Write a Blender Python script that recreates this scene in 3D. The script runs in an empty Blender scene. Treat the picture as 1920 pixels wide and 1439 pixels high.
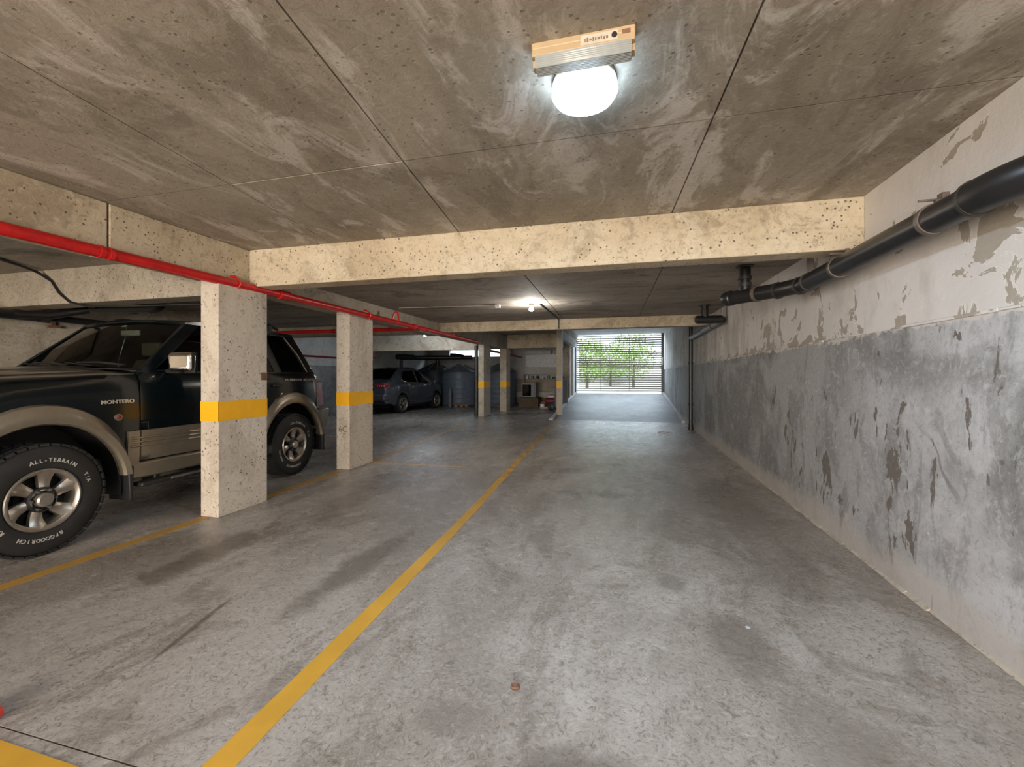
import bpy, bmesh, math, random
from mathutils import Vector, Matrix
random.seed(7)
PI = math.pi
sc = bpy.context.scene
COL = sc.collection

# ------------------------------------------------------------------ camera
cam = bpy.data.cameras.new('camera'); camo = bpy.data.objects.new('camera', cam); COL.objects.link(camo)
camo.location = (0, 0, 1.3); camo.rotation_euler = (PI/2, 0, math.radians(14.45))
cam.sensor_width = 36; cam.lens = 36*815/1920; cam.shift_y = -13.5/1920; cam.clip_end = 200
sc.camera = camo
# ------------------------------------------------------------------ world, sun, lights, exposure
w = bpy.data.worlds.new('world'); sc.world = w; w.use_nodes = True
bg = w.node_tree.nodes['Background']; bg.inputs[0].default_value = (.80, .92, 1, 1); bg.inputs[1].default_value = 2.3
def light(name, kind, loc, rot, energy, color, **k):
    l = bpy.data.lights.new(name, kind); l.energy = energy; l.color = color
    for a, b in k.items(): setattr(l, a, b)
    o = bpy.data.objects.new(name, l); COL.objects.link(o); o.location = loc; o.rotation_euler = rot; return o
light('sun', 'SUN', (0, 0, 10), (math.radians(42), 0, math.radians(-15)), 2.6, (1, .95, .85), angle=.01)
# warm fill light added behind the viewer, standing in for an unbuilt entrance
light('rear_warm_fill', 'AREA', (-1.2, -6.6, 1.35), (math.radians(90), 0, 0), 900, (1, .89, .76), shape='RECTANGLE', size=5.2, size_y=2.1)
light('gate_sky_fill', 'AREA', (-.2, 22.6, 5.0), (math.radians(-52), 0, 0), 1900, (.72, .86, 1), shape='RECTANGLE', size=7, size_y=2.5)  # fill light added outside above the gate, stands in for bright sky
pl = light('gate_portal', 'AREA', (-.2, 19.75, 1.9), (math.radians(-90), 0, 0), 1, (1, 1, 1), shape='RECTANGLE', size=4.2, size_y=3.2)
pl.data.cycles.is_portal = True
vs = sc.view_settings; sc.display_settings.display_device = 'sRGB'
vs.view_transform = 'Standard'; vs.look = 'None'; vs.exposure = 0.38; vs.gamma = 1; vs.use_curve_mapping = False
sc.cycles.use_denoising = True
try: sc.cycles.denoiser = 'OPENIMAGEDENOISE'
except Exception: pass
sc.cycles.max_bounces = 8; sc.cycles.diffuse_bounces = 5; sc.cycles.glossy_bounces = 3; sc.cycles.transparent_max_bounces = 12
sc.cycles.sample_clamp_indirect = 6; sc.cycles.caustics_reflective = False; sc.cycles.caustics_refractive = False

# ------------------------------------------------------------------ material helpers
class NT:
    def __init__(s, name):
        s.m = bpy.data.materials.new(name); s.m.use_nodes = True; s.t = s.m.node_tree; s.t.nodes.clear()
        s.out = s.t.nodes.new('ShaderNodeOutputMaterial')
    def n(s, typ, ins=None, **props):
        nd = s.t.nodes.new('ShaderNode'+typ)
        for k, v in props.items(): setattr(nd, k, v)
        for k, v in (ins or {}).items():
            if isinstance(v, bpy.types.NodeSocket): s.t.links.new(v, nd.inputs[k])
            else: nd.inputs[k].default_value = v
        return nd
    def pos(s, scale=(1, 1, 1), rot=(0, 0, 0)):
        g = s.n('NewGeometry')
        return s.n('Mapping', {'Vector': g.outputs['Position'], 'Scale': scale, 'Rotation': rot}).outputs[0]
    def noise(s, v, scale, detail=6, rough=.6, dist=0):
        return s.n('TexNoise', {'Vector': v, 'Scale': scale, 'Detail': detail, 'Roughness': rough, 'Distortion': dist}).outputs['Fac']
    def ramp(s, f, a, b):
        return s.n('MapRange', {0: f, 1: a, 2: b, 3: 0.0, 4: 1.0}, interpolation_type='SMOOTHSTEP').outputs[0]
    def mix(s, f, a, b, mode='MIX'):
        nd = s.t.nodes.new('ShaderNodeMix'); nd.data_type = 'RGBA'; nd.blend_type = mode
        for i, v in ((0, f), (6, a), (7, b)):
            if isinstance(v, bpy.types.NodeSocket): s.t.links.new(v, nd.inputs[i])
            elif i: nd.inputs[i].default_value = tuple(v)+((1,) if len(v) == 3 else ())
            else: nd.inputs[i].default_value = v
        return nd.outputs[2]
    def math(s, op, a, b=0.0, c=0.0, clamp=False):
        return s.n('Math', {0: a, 1: b, 2: c}, operation=op, use_clamp=clamp).outputs[0]
    def xyz(s):
        return s.n('SeparateXYZ', {0: s.n('NewGeometry').outputs['Position']}).outputs
    def box(s, v, lo, hi, soft=.15):   # 1 inside lo..hi
        a = s.ramp(v, lo-soft, lo+soft); b = s.ramp(v, hi+soft, hi-soft)
        return s.math('MULTIPLY', a, b)
    def bump(s, h, strength=.3, dist=.01):
        return s.n('Bump', {'Height': h, 'Strength': strength, 'Distance': dist}).outputs[0]
    def pbr(s, color, rough=.5, metal=0, bump=None, **k):
        ins = {'Base Color': color if isinstance(color, bpy.types.NodeSocket) else tuple(color)+(1,), 'Roughness': rough, 'Metallic': metal}
        if bump is not None: ins['Normal'] = bump
        ins.update(k)
        b = s.n('BsdfPrincipled', ins); s.t.links.new(b.outputs[0], s.out.inputs[0]); return s.m

def plain(name, c, rough=.5, metal=0, var=.12, **k):
    t = NT(name); p = t.pos(); f = t.noise(p, 9, 5, .7)
    col = t.mix(t.ramp(f, .3, .7), [x*(1-var) for x in c], [min(1, x*(1+var)) for x in c])
    return t.pbr(col, rough, metal, **k)

def concrete(name, c1, c2, stain=(.1, .09, .07), st=.5, lite=(.6, .57, .52), lt=.4, pores=.6, stretch=(1, 1, 1), rot=(0, 0, 0), rough=.82, bump=.35, sc_=1.0, swa=1.0):
    t = NT(name); p = t.pos(stretch, rot); q = t.pos()
    col = t.mix(t.ramp(t.noise(p, .9*sc_, 8, .65, .4), .42, .58), c1, c2)
    col = t.mix(t.math('MULTIPLY', t.ramp(t.noise(p, 1.5*sc_, 10, .72, 1.3), .50, .60), st), col, stain)
    col = t.mix(t.math('MULTIPLY', t.ramp(t.noise(p, 2.3*sc_, 10, .7, .8), .51, .61), lt), col, lite)
    sw = t.noise(q, 17, 7, .75, 1.6)
    col = t.mix(t.math('MULTIPLY', t.ramp(sw, .48, .38), .45*swa), col, stain)
    col = t.mix(t.math('MULTIPLY', t.ramp(sw, .53, .64), .35*swa), col, lite)
    vo = t.n('TexVoronoi', {'Vector': q, 'Scale': 24.0}).outputs['Distance']
    gate = t.ramp(t.noise(q, 6, 3, .6), .42, .54)
    po = t.math('MULTIPLY', t.math('MULTIPLY', t.ramp(vo, .22, .13), gate), pores)
    col = t.mix(po, col, [x*.45 for x in stain])
    h = t.math('ADD', t.math('MULTIPLY', sw, .6), t.math('MULTIPLY', po, -.9))
    return t.pbr(col, rough, 0, t.bump(h, bump, .012))

def metal(name, c, rough=.25): return plain(name, c, rough, 1, .05)
M = {}
M['ceil'] = concrete('ceiling concrete', (.30, .258, .20), (.385, .338, .275), (.15, .125, .095), .45, (.60, .555, .50), .75, .5, (1.2, .5, 1), (0, 0, .35), swa=.6)
M['ceil2'] = concrete('rear ceiling concrete', (.30, .265, .225), (.40, .36, .31), (.09, .078, .062), .6, (.38, .35, .31), .45, .4, (.45, 1.2, 1))
M['beam'] = concrete('beam concrete', (.43, .352, .245), (.52, .44, .32), (.20, .155, .10), .45, (.62, .55, .43), .4, .95, (1, 1, 1))
M['beam_g'] = concrete('grey beam concrete', (.40, .345, .27), (.49, .43, .345), (.17, .14, .105), .45, (.6, .55, .47), .35, .9)
M['pillar'] = concrete('pillar concrete', (.47, .415, .345), (.57, .51, .435), (.20, .15, .11), .25, (.64, .59, .52), .4, .95, (1.3, 1.3, .6))
M['wall_c'] = concrete('old wall concrete', (.36, .315, .25), (.46, .41, .34), (.20, .165, .12), .45, (.56, .52, .45), .35, .5)
M['white_w'] = concrete('off-white plaster', (.50, .50, .50), (.60, .60, .61), (.30, .29, .28), .3, (.68, .68, .69), .3, .15)
M['grey_w'] = concrete('grey wall paint', (.20, .205, .215), (.29, .295, .31), (.12, .12, .125), .4, (.38, .39, .41), .35, .2)
M['ramp'] = concrete('dark ramp concrete', (.13, .13, .135), (.20, .20, .205), (.07, .07, .07), .5, (.30, .30, .31), .4, .2, rough=.5)
M['slab'] = concrete('dark joint concrete', (.05, .043, .035), (.07, .06, .05), lt=0)

# floor
def floor_mat():
    t = NT('worn garage floor'); q = t.pos(); p = t.pos((1, .45, 1), (0, 0, -.15))
    col = t.mix(t.ramp(t.noise(p, .8, 8, .65, .5), .42, .58), (.30, .268, .238), (.44, .41, .38))
    col = t.mix(t.math('MULTIPLY', t.ramp(t.noise(p, 1.9, 10, .74, 1.2), .50, .60), .5), col, (.17, .142, .115))
    f = t.noise(q, 26, 9, .8, 1.8)
    col = t.mix(t.math('MULTIPLY', t.ramp(f, .485, .40), .6), col, (.12, .10, .08))
    col = t.mix(t.math('MULTIPLY', t.ramp(f, .525, .62), .5), col, (.52, .49, .46))
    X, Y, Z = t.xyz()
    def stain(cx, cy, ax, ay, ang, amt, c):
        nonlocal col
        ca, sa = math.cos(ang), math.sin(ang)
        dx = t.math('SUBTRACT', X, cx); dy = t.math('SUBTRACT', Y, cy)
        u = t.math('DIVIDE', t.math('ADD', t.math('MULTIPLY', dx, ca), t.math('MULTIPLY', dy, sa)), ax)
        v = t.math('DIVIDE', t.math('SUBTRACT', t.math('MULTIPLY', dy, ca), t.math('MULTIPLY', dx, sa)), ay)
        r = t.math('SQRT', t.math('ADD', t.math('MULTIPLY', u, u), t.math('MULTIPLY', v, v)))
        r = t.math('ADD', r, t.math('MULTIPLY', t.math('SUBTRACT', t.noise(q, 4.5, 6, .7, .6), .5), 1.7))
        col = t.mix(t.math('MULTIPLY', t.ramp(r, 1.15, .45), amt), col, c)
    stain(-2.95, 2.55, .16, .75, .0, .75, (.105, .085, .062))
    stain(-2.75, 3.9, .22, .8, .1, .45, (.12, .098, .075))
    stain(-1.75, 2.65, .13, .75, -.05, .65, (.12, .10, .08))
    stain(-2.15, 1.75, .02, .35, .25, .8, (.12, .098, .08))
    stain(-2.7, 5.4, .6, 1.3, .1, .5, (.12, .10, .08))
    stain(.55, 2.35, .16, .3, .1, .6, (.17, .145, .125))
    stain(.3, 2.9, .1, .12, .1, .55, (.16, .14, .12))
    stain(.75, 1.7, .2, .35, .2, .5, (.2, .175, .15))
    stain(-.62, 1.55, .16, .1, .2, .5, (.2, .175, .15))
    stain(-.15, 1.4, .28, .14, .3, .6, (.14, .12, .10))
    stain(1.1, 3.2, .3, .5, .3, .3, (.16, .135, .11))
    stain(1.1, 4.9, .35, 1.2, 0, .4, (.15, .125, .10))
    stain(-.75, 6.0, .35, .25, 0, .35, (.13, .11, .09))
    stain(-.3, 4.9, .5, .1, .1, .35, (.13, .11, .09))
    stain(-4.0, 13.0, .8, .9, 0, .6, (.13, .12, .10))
    # trowel swirls stand out as gloss and relief
    rg = t.math('ADD', t.math('MULTIPLY', t.noise(q, 3.2, 6, .7, 1.5), .38), .06)
    h = t.math('ADD', t.math('MULTIPLY', f, .5), t.math('MULTIPLY', t.noise(q, 5.5, 5, .6, 1.5), .9))
    return t.pbr(col, rg, 0, t.bump(h, .75, .012), **{'Specular IOR Level': .55})
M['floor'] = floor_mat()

# right-hand wall: white plaster above, cement dado below, both peeling
def wall_hi():
    t = NT('peeling white plaster'); q = t.pos(); p = t.pos((1, .8, .35))
    X, Y, Z = t.xyz()
    col = t.mix(t.ramp(t.noise(q, .9, 6, .6), .35, .65), (.66, .63, .60), (.76, .73, .71))
    col = t.mix(t.math('MULTIPLY', t.ramp(t.noise(p, 4, 8, .7, .6), .5, .7), .35), col, (.42, .38, .33))
    n = t.noise(q, 3.6, 9, .62, .9)
    a = t.math('MULTIPLY', t.box(Y, 2.38, 2.75, .12), t.box(Z, 1.55, 2.1, .12))
    b = t.math('MULTIPLY', t.box(Y, 4.0, 6.8, .35), t.box(Z, 1.55, 2.05, .18))
    c = t.math('MULTIPLY', t.ramp(Z, 1.72, 1.6), .09)
    th = t.math('ADD', n, t.math('ADD', t.math('MULTIPLY', a, .10), t.math('ADD', t.math('MULTIPLY', b, .06), c)))
    pe = t.ramp(th, .612, .622)
    ed = t.math('SUBTRACT', t.ramp(th, .596, .606), pe)
    raw = t.mix(t.noise(q, 9, 8, .7, 1), (.30, .255, .20), (.50, .46, .40))
    col = t.mix(pe, col, raw)
    col = t.mix(t.math('MULTIPLY', ed, .8), col, (.80, .77, .73))
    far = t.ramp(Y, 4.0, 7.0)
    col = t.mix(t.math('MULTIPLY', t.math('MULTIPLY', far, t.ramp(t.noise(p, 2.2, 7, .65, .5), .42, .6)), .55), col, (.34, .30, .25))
    h = t.math('ADD', t.math('MULTIPLY', pe, -1.0), t.math('MULTIPLY', t.noise(q, 14, 6, .7, .5), .35))
    return t.pbr(col, .78, 0, t.bump(h, .55, .012))
def wall_lo():
    t = NT('weathered grey cement dado'); q = t.pos(); p = t.pos((1, 1, .38))
    X, Y, Z = t.xyz()
    col = t.mix(t.ramp(t.noise(q, .8, 8, .62, .8), .42, .58), (.215, .212, .21), (.37, .368, .37))
    near = t.ramp(Y, 4.6, 2.2)
    col = t.mix(t.math('MULTIPLY', near, t.ramp(t.noise(q, 1.1, 9, .65, 1.2), .40, .62)), col, (.52, .52, .53))
    col = t.mix(t.math('MULTIPLY', t.ramp(t.noise(p, 3.2, 9, .72, 1.2), .50, .60), .45), col, (.155, .148, .138))
    sw = t.noise(q, 8, 8, .72, 2.2)
    col = t.mix(t.math('MULTIPLY', t.ramp(sw, .53, .62), .4), col, (.58, .575, .575))
    n = t.noise(p, 7.5, 9, .62, .5)
    zone = t.math('MULTIPLY', t.box(Y, 2.3, 6.0, .8), t.box(Z, .18, 1.15, .18))
    cl = t.ramp(t.noise(q, 1.9, 3, .5), .42, .6)
    th = t.math('ADD', n, t.math('MULTIPLY', t.math('MULTIPLY', zone, cl), .112))
    pe = t.ramp(th, .645, .658)
    col = t.mix(pe, col, (.155, .135, .115))
    fn = t.noise(q, 34, 7, .8, .8)
    col = t.mix(t.math('MULTIPLY', t.ramp(fn, .47, .38), .35), col, (.13, .125, .12)); col = t.mix(t.math('MULTIPLY', t.ramp(fn, .55, .64), .3), col, (.58, .57, .57))
    we = t.math('MULTIPLY', t.ramp(t.noise(q, 13, 4, .6), .70, .73), t.ramp(Z, 1.2, .9))
    col = t.mix(we, col, (.66, .64, .60))
    ft = t.ramp(t.math('ADD', Z, t.math('MULTIPLY', t.noise(q, 3.5, 6, .7), -.32)), .10, -.07)
    col = t.mix(t.math('MULTIPLY', ft, .65), col, (.50, .46, .42))
    top = t.ramp(t.math('ADD', Z, t.math('MULTIPLY', t.noise(q, 7.5, 7, .7, 1), .20)), 1.675, 1.69)
    col = t.mix(top, col, (.60, .575, .55))
    vo = t.n('TexVoronoi', {'Vector': t.mix(.12, q, t.n('TexNoise', {'Vector': q, 'Scale': 3.0}).outputs['Color']), 'Scale': 1.1}, feature='DISTANCE_TO_EDGE').outputs['Distance']
    crack = t.math('MULTIPLY', t.ramp(vo, .008, .003), t.math('MULTIPLY', near, t.ramp(t.noise(q, 1.3, 2, .5), .5, .6)))
    col = t.mix(t.math('MULTIPLY', crack, .7), col, (.12, .11, .10))
    h = t.math('ADD', t.math('MULTIPLY', pe, -1.0), t.math('MULTIPLY', sw, .5))
    return t.pbr(col, .72, 0, t.bump(h, .5, .01))
M['whi'] = wall_hi(); M['wlo'] = wall_lo()
def paint(name, c, wear, under=(.2, .17, .14), sc_=9):
    t = NT(name); q = t.pos(); f = t.noise(q, sc_, 9, .75, .8)
    col = t.mix(t.ramp(t.noise(q, 3, 4), .3, .7), [x*.85 for x in c], c)
    X, Y, Z = t.xyz()
    fade = t.ramp(Y, 2.2, 7.5) if wear == 'far' else wear
    lim = t.math('SUBTRACT', .70, t.math('MULTIPLY', fade, .27)) if wear == 'far' else .70-.27*wear
    m = t.n('MapRange', {0: f, 1: lim, 2: t.math('ADD', lim, .10) if wear == 'far' else lim+.10, 3: 0.0, 4: 1.0}).outputs[0]
    return t.pbr(t.mix(m, col, under), .55, 0, t.bump(f, .25, .004))
M['line'] = paint('yellow floor paint', (.66, .37, .045), 'far', (.25, .19, .12))
M['line2'] = paint('faded yellow floor paint', (.50, .29, .06), .45, (.22, .18, .13))
M['band'] = paint('yellow pillar paint', (.93, .47, .01), .05, (.45, .38, .28))
M['pvc'] = plain('black plastic pipe', (.014, .014, .015), .38)
M['pvc_j'] = plain('dusty black pipe', (.03, .027, .024), .5)
M['clamp'] = plain('grey pipe clamp', (.17, .14, .12), .5, .4)
M['greypipe'] = plain('dusty grey pipe', (.20, .20, .23), .5, var=.35)
M['red'] = plain('red pipe paint', (.50, .012, .012), .35, var=.2)
M['redp'] = plain('red plastic', (.72, .06, .04), .35)
M['dkred'] = plain('dark red paint', (.20, .015, .02), .4)
M['black'] = plain('black paint', (.012, .012, .012), .5)
M['rubber'] = plain('tyre rubber', (.016, .0155, .015), .7, var=.25)
M['green'] = plain('dark green car paint', (.002, .0055, .0075), .22, 0, .1, **{'Coat Weight': .4, 'Coat Roughness': .08, 'Specular IOR Level': .4})
M['beige'] = plain('champagne car paint', (.265, .228, .175), .33, .55, .08)
M['trimk'] = plain('black car plastic', (.012, .012, .013), .5)
M['seat'] = plain('dark car upholstery', (.05, .045, .035), .8)
M['chrome'] = metal('chrome', (.85, .83, .80), .08)
M['alloy'] = plain('aged alloy wheel', (.46, .42, .37), .36, .85, .15)
M['steel'] = plain('painted steel', (.16, .17, .17), .45, .5)
M['taillamp'] = plain('red lamp lens', (.28, .008, .015), .12, 0, .1, **{'Coat Weight': 1.0})
M['amber'] = plain('dull red marker lens', (.16, .03, .02), .2)
M['white'] = plain('white plastic', (.72, .72, .72), .45)
M['whitep'] = plain('white painted steel', (.62, .65, .70), .5)
M['letter'] = plain('raised light lettering', (.50, .48, .44), .6)
M['letter2'] = plain('silver badge lettering', (.55, .52, .46), .35, .5)
M['silver'] = plain('grey sedan paint', (.12, .13, .16), .2, .65, .06, **{'Coat Weight': .8, 'Coat Roughness': .05})
M['tank'] = plain('blue-grey tank plastic', (.17, .215, .28), .45, var=.15)
M['tank2'] = plain('dark tank plastic', (.06, .075, .095), .5)
M['lid'] = plain('light tank lid plastic', (.27, .33, .40), .45)
M['brown'] = plain('brown crate board', (.10, .065, .035), .7, var=.3)
M['wood'] = plain('weathered wood', (.30, .22, .15), .8, var=.3)
M['beigeP'] = plain('aged beige plastic', (.43, .32, .19), .45, var=.06)
M['gate'] = plain('dark gate steel', (.06, .07, .072), .4, .2)
M['mark'] = plain('white floor mark', (.6, .6, .62), .6)
M['conduit'] = plain('pale conduit', (.50, .46, .40), .5)
M['leaf'] = plain('leaf green', (.26, .36, .12), .6, var=.5)
M['bark'] = plain('bark', (.16, .12, .08), .9)
M['road'] = plain('outdoor paving', (.55, .53, .50), .8)
M['patch'] = plain('rusty cover plate', (.17, .09, .055), .7, var=.3)
M['scrib'] = plain('brown scribble', (.22, .14, .08), .8)
def glassy(name, tint, rough=.03, refl=.12):
    t = NT(name)
    tr = t.n('BsdfTransparent', {0: tuple(tint)+(1,)}); gl = t.n('BsdfGlossy', {0: (1, 1, 1, 1), 1: rough})
    fr = t.n('LayerWeight', {0: .35}).outputs['Facing']
    f = t.math('ADD', t.math('MULTIPLY', t.math('POWER', fr, 3.0), .6), refl*.35)
    mx = t.n('MixShader', {0: f}); t.t.links.new(tr.outputs[0], mx.inputs[1]); t.t.links.new(gl.outputs[0], mx.inputs[2])
    t.t.links.new(mx.outputs[0], t.out.inputs[0]); return t.m
M['wsg'] = glassy('windscreen glass', (.55, .60, .50))
M['tint'] = glassy('tinted glass', (.03, .035, .035), .03, .08)
M['clear'] = plain('clear ribbed plastic', (.40, .43, .43), .25, 0, .05, **{'Alpha': .8})
def emis(name, c, s):
    t = NT(name); e = t.n('Emission', {0: tuple(c)+(1,), 1: s}); t.t.links.new(e.outputs[0], t.out.inputs[0]); return t.m
M['globe'] = emis('lit opal glass', (.58, .79, 1), 17)
M['bulb'] = emis('lit bulb', (1, .93, .82), 30)

# ------------------------------------------------------------------ mesh helpers
class MB:
    def __init__(s): s.v = []; s.f = []
    def add(s, vs_, fs):
        b = len(s.v); s.v += [tuple(v) for v in vs_]; s.f += [tuple(b+i for i in f) for f in fs]; return s
    def box(s, lo, hi):
        x0, y0, z0 = lo; x1, y1, z1 = hi
        return s.hexa([(x0, y0, z0), (x1, y0, z0), (x1, y1, z0), (x0, y1, z0), (x0, y0, z1), (x1, y0, z1), (x1, y1, z1), (x0, y1, z1)])
    def hexa(s, p):
        return s.add(p, [(3, 2, 1, 0), (4, 5, 6, 7), (0, 1, 5, 4), (1, 2, 6, 5), (2, 3, 7, 6), (3, 0, 4, 7)])
    def tube(s, path, r, n=12, cap=True):
        P = [Vector(p) for p in path]; R = r if isinstance(r, (list, tuple)) else [r]*len(P)
        t = (P[1]-P[0]).normalized(); a = t.orthogonal().normalized(); vs_ = []
        for i, p in enumerate(P):
            if i == 0: d = (P[1]-P[0]).normalized()
            elif i == len(P)-1: d = (P[i]-P[i-1]).normalized()
            else: d = ((P[i]-P[i-1]).normalized()+(P[i+1]-P[i]).normalized()).normalized()
            a = (a-d*a.dot(d)).normalized(); b = d.cross(a)
            k = 1.0
            if 0 < i < len(P)-1:
                c = (P[i]-P[i-1]).normalized().dot(d); k = 1/max(c, .6)
            for j in range(n):
                an = 2*PI*j/n; vs_.append(p+(a*math.cos(an)+b*math.sin(an))*R[i]*(1+(k-1)*.5))
        fs = [(i*n+j, i*n+(j+1) % n, (i+1)*n+(j+1) % n, (i+1)*n+j) for i in range(len(P)-1) for j in range(n)]
        if cap: fs += [tuple(range(n))[::-1], tuple((len(P)-1)*n+j for j in range(n))]
        return s.add(vs_, fs)
    def lathe(s, prof, c=(0, 0, 0), axis='z', n=32, closed=False, cap=True):
        vs_ = []
        for (h, r) in prof:
            for j in range(n):
                a = 2*PI*j/n; u, v = r*math.cos(a), r*math.sin(a)
                p = {'z': (u, v, h), 'x': (h, u, v), 'y': (u, h, v)}[axis]
                vs_.append((c[0]+p[0], c[1]+p[1], c[2]+p[2]))
        m = len(prof)
        fs = [(i*n+j, i*n+(j+1) % n, ((i+1) % m)*n+(j+1) % n, ((i+1) % m)*n+j) for i in range(m if closed else m-1) for j in range(n)]
        if not closed and cap:
            if prof[0][1] > 1e-4: fs.append(tuple(range(n)))
            if prof[-1][1] > 1e-4: fs.append(tuple((m-1)*n+j for j in range(n)))
        return s.add(vs_, fs)
    def grid(s, rows, wrap=False):
        m = len(rows[0]); vs_ = [p for r in rows for p in r]
        fs = [(i*m+j, i*m+j+1, (i+1)*m+j+1, (i+1)*m+j) for i in range(len(rows)-1) for j in range(m-1)]
        return s.add(vs_, fs)
    def build(s, name, mat, parent=None, loc=None, rot=None, smooth=True, bevel=0, seg=2, solid=0):
        me = bpy.data.meshes.new(name); me.from_pydata(s.v, [], s.f)
        bm = bmesh.new(); bm.from_mesh(me); bmesh.ops.remove_doubles(bm, verts=bm.verts, dist=1e-5); bmesh.ops.recalc_face_normals(bm, faces=bm.faces); bm.to_mesh(me); bm.free()
        me.materials.append(mat if not isinstance(mat, str) else M[mat])
        if smooth:
            me.shade_smooth(); me.set_sharp_from_angle(angle=.62)
        o = bpy.data.objects.new(name, me); COL.objects.link(o)
        if parent is not None: o.parent = parent
        if loc: o.location = loc
        if rot: o.rotation_euler = rot
        if solid: m = o.modifiers.new('s', 'SOLIDIFY'); m.thickness = solid; m.offset = 0
        if bevel:
            m = o.modifiers.new('b', 'BEVEL'); m.width = bevel; m.segments = seg; m.limit_method = 'ANGLE'; m.angle_limit = .7
        return o
def tag(o, label, cat, group=None, kind=None):
    o['label'] = label; o['category'] = cat
    if group: o['group'] = group
    if kind: o['kind'] = kind
    return o
def empty(name, loc, label, cat, group=None, rz=0):
    o = bpy.data.objects.new(name, None); COL.objects.link(o); o.location = loc; o.rotation_euler = (0, 0, rz); o.empty_display_size = .1
    return tag(o, label, cat, group)
def struct(o, label=None):
    o['kind'] = 'structure'
    if label: o['label'] = label
    return o
def text(s, size, depth, name, mat, parent, mtx, align='CENTER', bold=0.0):
    cu = bpy.data.curves.new(name, 'FONT'); cu.body = s; cu.size = size; cu.extrude = depth; cu.align_x = align; cu.align_y = 'CENTER'; cu.resolution_u = 3; cu.offset = bold
    to = bpy.data.objects.new(name, cu); COL.objects.link(to)
    dg = bpy.context.evaluated_depsgraph_get(); me = bpy.data.meshes.new_from_object(to.evaluated_get(dg))
    bpy.data.objects.remove(to)
    me.transform(mtx)
    return me
def text_obj(s, size, depth, name, mat, parent, mtx, bold=0.0):
    me = text(s, size, depth, name, mat, parent, mtx, bold=bold); me.materials.clear(); me.materials.append(M[mat])
    o = bpy.data.objects.new(name, me); COL.objects.link(o)
    if parent is not None: o.parent = parent
    return o

# ------------------------------------------------------------------ SETTING
XR = 1.65; XB = -3.68
# ground and floor
def zramp(y): return 0 if y < 12.9 else min(.56, (y-12.9)/6.4*.56)
fl = MB().box((-9.9, -7.2, -.3), (1.75, 21, -.012)).build('floor', 'slab', smooth=False); struct(fl)
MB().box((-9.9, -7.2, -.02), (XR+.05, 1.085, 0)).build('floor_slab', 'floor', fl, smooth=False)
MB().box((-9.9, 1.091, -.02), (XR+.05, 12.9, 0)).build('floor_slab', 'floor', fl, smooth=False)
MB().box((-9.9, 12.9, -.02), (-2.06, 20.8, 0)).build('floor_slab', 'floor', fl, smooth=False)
ramp = MB().add([(-2.05, 12.9, 0.001), (1.6, 12.9, 0.001), (1.6, 19.3, .56), (-2.05, 19.3, .56), (-2.05, 20.0, .56), (1.6, 20.0, .56),
    (-2.05, 12.9, -.02), (1.6, 12.9, -.02), (-2.05, 20.0, -.02), (1.6, 20, -.02)],
    [(0, 1, 2, 3), (3, 2, 5, 4), (0, 3, 4, 8, 6), (1, 7, 9, 5, 2), (6, 7, 1, 0), (4, 5, 9, 8), (6, 8, 9, 7)]).build('floor_ramp', 'ramp', smooth=False); struct(ramp)
for nm, x0, x1, hh in (('trim_1', -2.17, -2.05, .03), ('trim_2', 1.55, 1.64, .07)):
    k = MB().hexa([(x0, 12.85, -.01), (x1, 12.85, -.01), (x1, 19.25, .5), (x0, 19.25, .5), (x0, 12.85, hh), (x1, 12.85, hh), (x1, 19.25, .56+hh), (x0, 19.25, .56+hh)]).build(nm, 'white_w', bevel=.01); struct(k)
rd = MB().box((-14, 20.0, .3), (14, 45, .555)).build('ground_outside', 'road', smooth=False); struct(rd)

# right wall
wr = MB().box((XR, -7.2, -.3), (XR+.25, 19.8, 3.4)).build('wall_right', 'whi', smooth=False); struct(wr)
d = MB().box((XR-.012, -7.1, 0), (XR+.002, 19.6, 1.60)).build('dado', 'wlo', wr, smooth=False, bevel=.003)
lg = MB()
yy = -7.0
while yy < 19.4:
    l = random.uniform(.5, 1.3); lg.box((XR-.012-random.uniform(.004, .011), yy, 1.592+random.uniform(-.003, .003)), (XR, min(yy+l, 19.5), 1.606+random.uniform(-.002, .004))); yy += l
lg.build('dado_ledge', 'whi', wr, bevel=.003)
# strip of plaster squeezed out along the foot of the wall
lg = MB(); yy = -7.0
while yy < 12.8:
    l = random.uniform(.15, .5); a = random.uniform(.012, .03); z = random.uniform(.008, .02)
    lg.add([(XR-.01, yy, z), (XR-.01-a, yy, .001), (XR-.01, yy+l, z*.8), (XR-.01-a*.8, yy+l, .001), (XR-.01, yy, 0), (XR-.01, yy+l, 0)], [(0, 1, 3, 2), (0, 4, 1), (2, 3, 5)]); yy += l
lg.build('wall_foot_fillet', 'wall_c', wr)
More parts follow.
